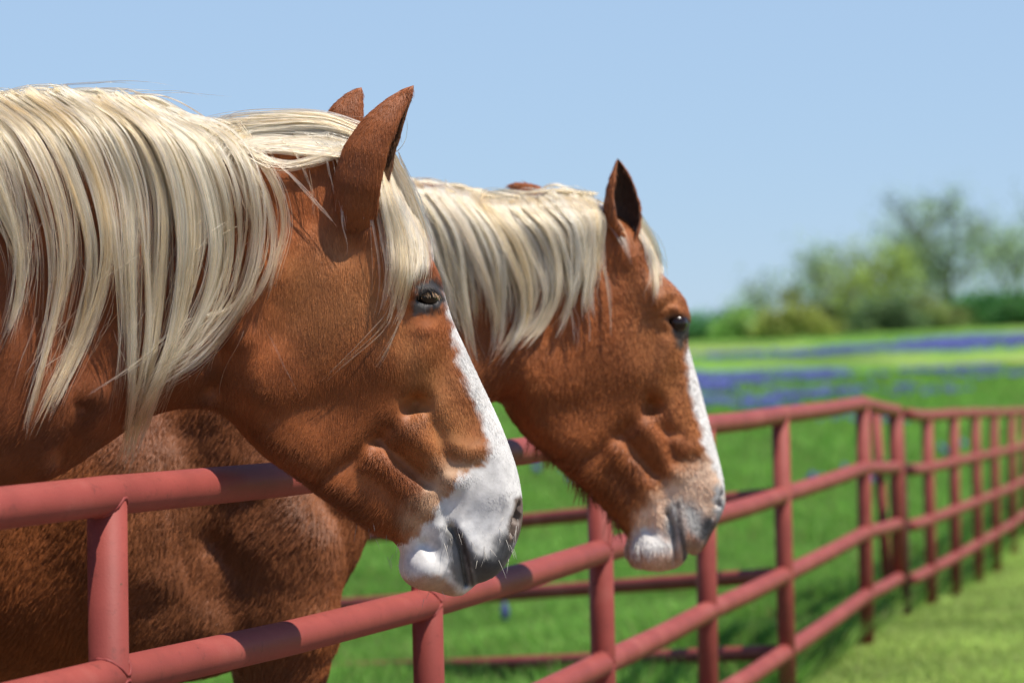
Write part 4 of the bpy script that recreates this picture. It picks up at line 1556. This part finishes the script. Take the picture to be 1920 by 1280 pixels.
SC2 = 0.775
RED = np.array([0.285, 0.087, 0.023])
OUT2 = np.array([
    (-1000, 620), (-900, 500), (-600, 470), (-100, 470), (180, 430), (400, 380), (560, 345), (700, 335), (780, 346), (830, 352), (900, 376), (960, 380), (1050, 374), (1110, 382), (1150, 400),
    (1185, 425), (1212, 462), (1232, 508), (1262, 540), (1280, 566), (1289, 600), (1286, 640), (1293, 672), (1312, 740), (1336, 830), (1350, 885), (1355, 915), (1356, 945),
    (1345, 972), (1328, 1005), (1312, 1032), (1296, 1040), (1286, 1036), (1280, 1052), (1262, 1064), (1235, 1069), (1208, 1058), (1187, 1036), (1180, 1012), (1174, 994), (1158, 978),
    (1110, 925), (1050, 872), (990, 820), (957, 778), (938, 752), (900, 762), (845, 800), (790, 850), (735, 910), (692, 985), (662, 1050), (625, 1110), (560, 1190), (400, 1260), (100, 1290), (-300, 1250), (-700, 1110), (-920, 1020), (-1050, 800)], float)


def build_rear_horse():
    fr = FR2
    us = lines([(-1100, 120, 22), (120, 900, 7), (900, 1160, 5), (1160, 1380, 3.5)])
    vs = lines([(310, 480, 6), (480, 640, 4), (640, 860, 5.5), (860, 1100, 3.5), (1100, 1320, 8), (1320, 1840, 22)])
    hs = lines([(0, 108, 3.8), (108, 180, 7), (180, 320, 18)])
    hw = [w for w in WID1[:28]]
    hp = to2([(a[0], a[1]) for a in hw])
    wid = [(p[0], p[1], w[2] * SC2, (w[3] if len(w) > 3 else w[2]) * SC2) for p, w in zip(hp, hw)]
    wid += [(1000, 450, 72, 110), (900, 520, 92, 130), (930, 680, 84, 80), (780, 450, 90, 140), (700, 650, 118, 150), (800, 740, 100, 100), (600, 420, 92, 150), (600, 800, 160, 150),
            (640, 960, 150, 110), (540, 1000, 190, 150), (450, 800, 195, 190), (450, 1150, 170, 120), (250, 600, 130, 170), (200, 900, 230, 230), (-100, 900, 265, 260), (-500, 850, 265, 260), (-850, 750, 205, 190), (-300, 600, 190, 200)]
    sh = HorseShape(fr, fr.inv(OUT2, 0.0), wid, us, vs, hs)
    rel = []
    for pts, sig, amp in REL1:
        if min(p[0] for p in pts) > 425:
            rel.append((to2(pts), sig * SC2, amp * SC2 * (1.05 if abs(amp) < 14.5 else 1.2)))
    rel += [([(1000, 480), (930, 600), (900, 700)], 26, -6), ([(470, 880), (540, 960), (600, 1060)], 34, 14), ([(400, 1010), (470, 1080), (540, 1130)], 20, -20),
            ([(330, 820), (350, 960), (330, 1100)], 40, -18), ([(640, 900), (660, 1000)], 26, 10), ([(560, 870), (600, 960)], 16, -8),
            ([(300, 1080), (400, 1180)], 30, 14), ([(120, 900), (200, 1050)], 50, 12), ([(1218, 738), (1240, 800), (1275, 812)], 7, -5)]
    sh.relief(rel, 75)
    sh.field()
    gz = float(ground_z(fr.P(np.array([500.0]), np.array([900.0]), np.array([0.0]))[0][0], 6.3))
    ground_v = fr.cy + float((fr.O[2] - gz) / (fr.k * UP[2]))
    fl = [(490, 1000, 92), (520, 1150, 98), (516, 1290, 92), (500, 1440, 90), (498, 1620, 88), (500, 1690, 88), (512, 1725, 88), (520, ground_v - 8, 88)]
    sh.join(lambda U, V, H: capsule_chain(U, V, H, fl, [110, 96, 62, 46, 33, 40, 34, 48]), (300, 760, 850, 1840), 34)
    hl = [(-800, 900, 100), (-740, 1150, 118), (-930, 1420, 105), (-905, 1600, 100), (-890, 1700, 100), (-870, ground_v - 8, 100)]
    sh.join(lambda U, V, H: capsule_chain(U, V, H, hl, [150, 100, 48, 36, 40, 48]), (-1100, -500, 700, 1840), 40)
    cu, cv = fr.inv([(1226, 1034)], 38)[0]
    sh.join(lambda U, V, H: (np.sqrt(((U - cu) / 37) ** 2 + ((V - cv) / 35) ** 2 + ((H - 20) / 36) ** 2) - 1) * 35, (cu - 70, cu + 70, cv - 70, cv + 60), 14)
    eu, ev = fr.inv([(1274, 606)], 78)[0]
    eh = float(sh.halfwidth(np.array([eu]), np.array([ev]))[0])

    def socket(U, V, H):
        a, b = (U - eu) * math.cos(0.25) + (V - ev) * math.sin(0.25), -(U - eu) * math.sin(0.25) + (V - ev) * math.cos(0.25)
        return (np.sqrt((a / 21) ** 2 + (b / 11) ** 2 + ((H - eh) / 22) ** 2) - 1) * 9
    sh.carve(socket, (eu - 60, eu + 60, ev - 50, ev + 50), 3.0)
    nz = fr.inv([(1350, 925), (1346, 945), (1336, 968)], 40)

    def nostril(U, V, H):
        q = capsule_chain(U, V, H, [(nz[0, 0] + 2, nz[0, 1], 36), (nz[1, 0], nz[1, 1], 42), (nz[2, 0], nz[2, 1], 40)], [6, 8, 6])
        return np.minimum(q, capsule_chain(U, V, H, [(nz[1, 0], nz[1, 1], 38), (nz[1, 0] - 30, nz[1, 1] - 30, 20)], [9, 9]))
    sh.carve(nostril, (nz[1, 0] - 70, nz[1, 0] + 60, 870, 1020), 3.0)
    V, Q = sh.mesh(2)
    W = fr.P(V[:, 0], V[:, 1], np.abs(V[:, 2]))
    px, py = project(W)
    layers = [
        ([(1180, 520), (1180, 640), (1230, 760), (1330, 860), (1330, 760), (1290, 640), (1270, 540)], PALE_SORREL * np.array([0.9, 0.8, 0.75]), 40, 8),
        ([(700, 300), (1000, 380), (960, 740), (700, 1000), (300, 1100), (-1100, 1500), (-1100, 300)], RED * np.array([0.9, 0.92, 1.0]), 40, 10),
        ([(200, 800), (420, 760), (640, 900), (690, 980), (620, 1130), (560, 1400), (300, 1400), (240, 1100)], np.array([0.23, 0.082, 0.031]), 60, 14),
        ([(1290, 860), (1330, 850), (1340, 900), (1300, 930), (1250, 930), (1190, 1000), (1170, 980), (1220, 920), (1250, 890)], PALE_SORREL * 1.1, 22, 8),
        ([(1270, 890), (1330, 850), (1370, 900), (1370, 960), (1320, 970), (1285, 945), (1268, 1000), (1225, 1010), (1200, 990), (1190, 965), (1230, 925)], PEACH * np.array([1.36, 1.55, 1.85]), 18, 6),
        ([(1284, 645), (1290, 700), (1300, 760), (1318, 830), (1335, 868), (1350, 900), (1352, 925), (1400, 900), (1350, 700), (1310, 630)], WHITE, 6, 4),
        ([(1340, 905), (1355, 915), (1365, 950), (1350, 980), (1338, 960)], LGREY, 6, 4),
        ([(1175, 1000), (1200, 985), (1230, 1000), (1270, 1005), (1290, 1010), (1290, 1060), (1220, 1085), (1170, 1040)], PINK * 1.3, 10, 3),
        ([(1185, 985), (1225, 985), (1255, 1010), (1275, 1010), (1270, 1030), (1215, 1040), (1185, 1020)], WHITE * 0.88, 12, 4),
        ([(1248, 950), (1262, 935), (1275, 935), (1283, 1000), (1262, 1012), (1245, 1000)], GREY * 1.9, 11, 2),
        ([(1275, 938), (1300, 940), (1318, 960), (1330, 985), (1318, 1015), (1296, 1005), (1282, 985)], GREY * 1.9, 14, 3),
        ([(1318, 968), (1338, 965), (1345, 985), (1322, 1018), (1308, 1008)], SLATE * 1.3, 10, 2),
        ([(1285, 1005), (1305, 1012), (1320, 1015), (1312, 1040), (1288, 1040)], PINK * 0.9, 5, 3),
        ([(1265, 942), (1274, 940), (1284, 1000), (1290, 1045), (1282, 1048), (1274, 1000)], (0.12, 0.095, 0.085), 3, 1),
        ([(1248, 596), (1262, 586), (1290, 590), (1300, 606), (1296, 630), (1282, 634), (1262, 622)], (0.035, 0.03, 0.028), 6, 2),
        ([(1262, 620), (1285, 630), (1284, 655), (1270, 648)], (0.10, 0.075, 0.06), 8, 3),
    ]
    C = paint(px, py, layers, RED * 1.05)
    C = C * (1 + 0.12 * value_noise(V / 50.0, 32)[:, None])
    root = empty('horse', tuple(fr.P(np.array([-500.0]), np.array([ground_v]), np.array([0.0]))[0]))
    tag(root, 'rear sorrel horse with white blaze and its ear cupped sideways, beyond the nearest horse', 'horse', 'horses standing at the fence')
    b1, t1, m1 = fr.inv([(1166, 462)], 50)[0], fr.inv([(1158, 297)], 55)[0], fr.inv([(1172, 380)], 60)[0]
    e1 = ear_mesh((*b1, 48), (*t1, 54), (*m1, 62), 37, (0.42, 0.1, 0.95), 0.95, thick=4)
    b2, t2, m2 = fr.inv([(1075, 410)], -30)[0], fr.inv([(955, 349)], -60)[0], fr.inv([(990, 360)], -60)[0]
    e2 = ear_mesh((*b2, -40), (*t2, -62), (*m2, -66), 25, (-0.2, 0.5, -0.9), 0.8, thick=4)
    VV, QQ, CC, n0 = [V], [Q], [C], len(V)
    for ev_, eq_, ins in (e1, e2):
        VV.append(ev_)
        QQ.append(eq_ + n0)
        n0 += len(ev_)
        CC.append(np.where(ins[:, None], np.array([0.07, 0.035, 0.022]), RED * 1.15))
    V2, Q2, C2 = np.vstack(VV), np.vstack(QQ), np.vstack(CC)
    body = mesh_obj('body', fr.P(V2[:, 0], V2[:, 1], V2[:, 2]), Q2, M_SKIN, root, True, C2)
    N2 = vertex_normals(V2, Q2)
    eyeball(fr, 'eye', (eu, ev, eh - 17), 20.5, root)
    eyeball(fr, 'eye', (eu, ev, -(eh - 17)), 20.5, root)

    # ---- coat
    inv_A = np.linalg.inv(np.vstack([_A.T, [0, 0, 1]]))

    def flow2(u, v):
        q = np.column_stack([np.ravel(u), np.ravel(v), np.ones(np.size(u))]) @ inv_A.T
        head = smooth01(880, 1000, np.ravel(u))
        return head * flow1(q[:, 0], q[:, 1]) + (1 - head) * (-0.5)

    def length2(u, v):
        return np.interp(u, [200, 600, 720, 950, 1100, 1300, 1360], [26, 26, 20, 16, 12, 8, 6]) * np.where((v > 850) & (u > 960) & (u < 1190), 1.9, 1.0)

    def keep2(m):
        k = np.ones(len(m))
        qx, qy = project(fr.P(m[:, 0], m[:, 1], np.abs(m[:, 2])))
        k[np.hypot((qx - 1275) / 22, (qy - 608) / 18) < 1] = 0.03
        return k
    add_fur(fr, 'coat', V2, Q2, N2, C2, body, 150000, flow2, length2, 0.66, keep=keep2, seed=9, lift=0.13, box=(0, 1380, 320, 1300))

    # ---- mane and forelock
    G = [[(560, 347), (620, 430), (680, 560), (720, 650), (760, 720)], [(690, 343), (756, 430), (800, 560), (838, 640), (880, 705)], [(776, 351), (828, 430), (860, 540), (882, 640), (904, 708)], [(838, 359), (890, 430), (925, 540), (930, 625), (904, 704)],
         [(898, 379), (950, 450), (986, 540), (976, 620), (922, 692)], [(958, 381), (1010, 440), (1036, 530), (1012, 600), (950, 664)],
         [(1008, 373), (1060, 430), (1076, 520), (1062, 590), (1038, 645)], [(1058, 373), (1096, 420), (1106, 500), (1100, 560), (1108, 615)], [(1104, 377), (1124, 410), (1118, 460), (1106, 520), (1112, 560)]]
    parts = [guide_locks(fr, sh, G, 110, 54, 0.7, 5.5, 121, off=(4, 24), cut=(0.72, 1.0), wave=4, tip=0.35, stray=0.03, gather=0.7),
             guide_locks(fr, sh, [g[:4] for g in G], 70, 44, 0.75, 6.5, 122, off=(3, 16), cut=(0.7, 1.0), tip=0.5, stray=0.02)]
    for i, (g, m, sp) in enumerate([
            ([(1000, 372), (930, 366), (900, 380), (930, 440)], 30, 6), ([(1110, 364), (1040, 358), (980, 362), (940, 380)], 40, 5),
            ([(1122, 420), (1130, 470), (1142, 530), (1150, 590), (1156, 650)], 34, 5), ([(1118, 400), (1112, 450), (1120, 500), (1128, 540)], 40, 7),
            ([(1060, 480), (1100, 560), (1110, 640), (1090, 690)], 8, 4), ([(1040, 500), (1066, 600), (1068, 680), (1060, 700)], 8, 4)]):
        parts.append(guide_locks(fr, sh, [g], 1, m, 0.7, sp, 140 + i, off=(8, 18), cut=(0.85, 1.0), tip=0.4, wave=3))
    parts += crest_caps(fr, sh, [(600, 330), (700, 334), (780, 341), (830, 347), (900, 366), (960, 371), (1050, 362), (1120, 370), (1200, 380)], 640, 1060, 44, 0.62, 92)
    Wm, Rm, Km = stack_hair(parts)
    hair_obj('mane', Wm, Rm, Km, M_MANE, root)
    parts = [guide_locks(fr, sh, [[(1186, 412), (1204, 450), (1222, 500), (1226, 540), (1228, 590)], [(1194, 410), (1220, 448), (1234, 496), (1236, 530), (1232, 560)]], 12, 40, 0.7, 5, 160, off=(3, 14), cut=(0.7, 1.0), tip=0.3, wave=2)]
    Wm, Rm, Km = stack_hair(parts)
    hair_obj('forelock', Wm, Rm, np.clip(Km * 1.1, 0, 0.95), M_MANE, root)

    # ---- long hairs under the jaw
    rng = np.random.default_rng(8)
    n = 700
    a = rng.random(n)
    jx = np.interp(a, [0, 0.3, 0.6, 1], [960, 1040, 1110, 1172])
    jy = np.interp(a, [0, 0.3, 0.6, 1], [770, 858, 920, 985])
    uv = fr.inv(np.column_stack([jx, jy - 6]), 0)
    t = np.linspace(0, 1, 6)
    L = rng.uniform(12, 55, n) * (0.5 + 0.8 * np.sin(a * 9) ** 2)
    S = np.stack([uv[:, 0], uv[:, 1], rng.normal(0, 10, n)], 1)[:, None] + L[:, None, None] * (t[None, :, None] * np.stack([rng.normal(0.05, 0.18, n), np.full(n, 0.95), rng.normal(0, 0.2, n)], 1)[:, None])
    hair_obj('beard', fr.P(S[..., 0], S[..., 1], S[..., 2]), np.tile(np.array([0.6, 0.55, 0.5, 0.4, 0.3, 0.1]) * fr.k, (n, 1)), np.tile(RED * 0.9, (n, 1)) * rng.uniform(0.6, 1.4, (n, 1)), M_FUR, root)


build_rear_horse()
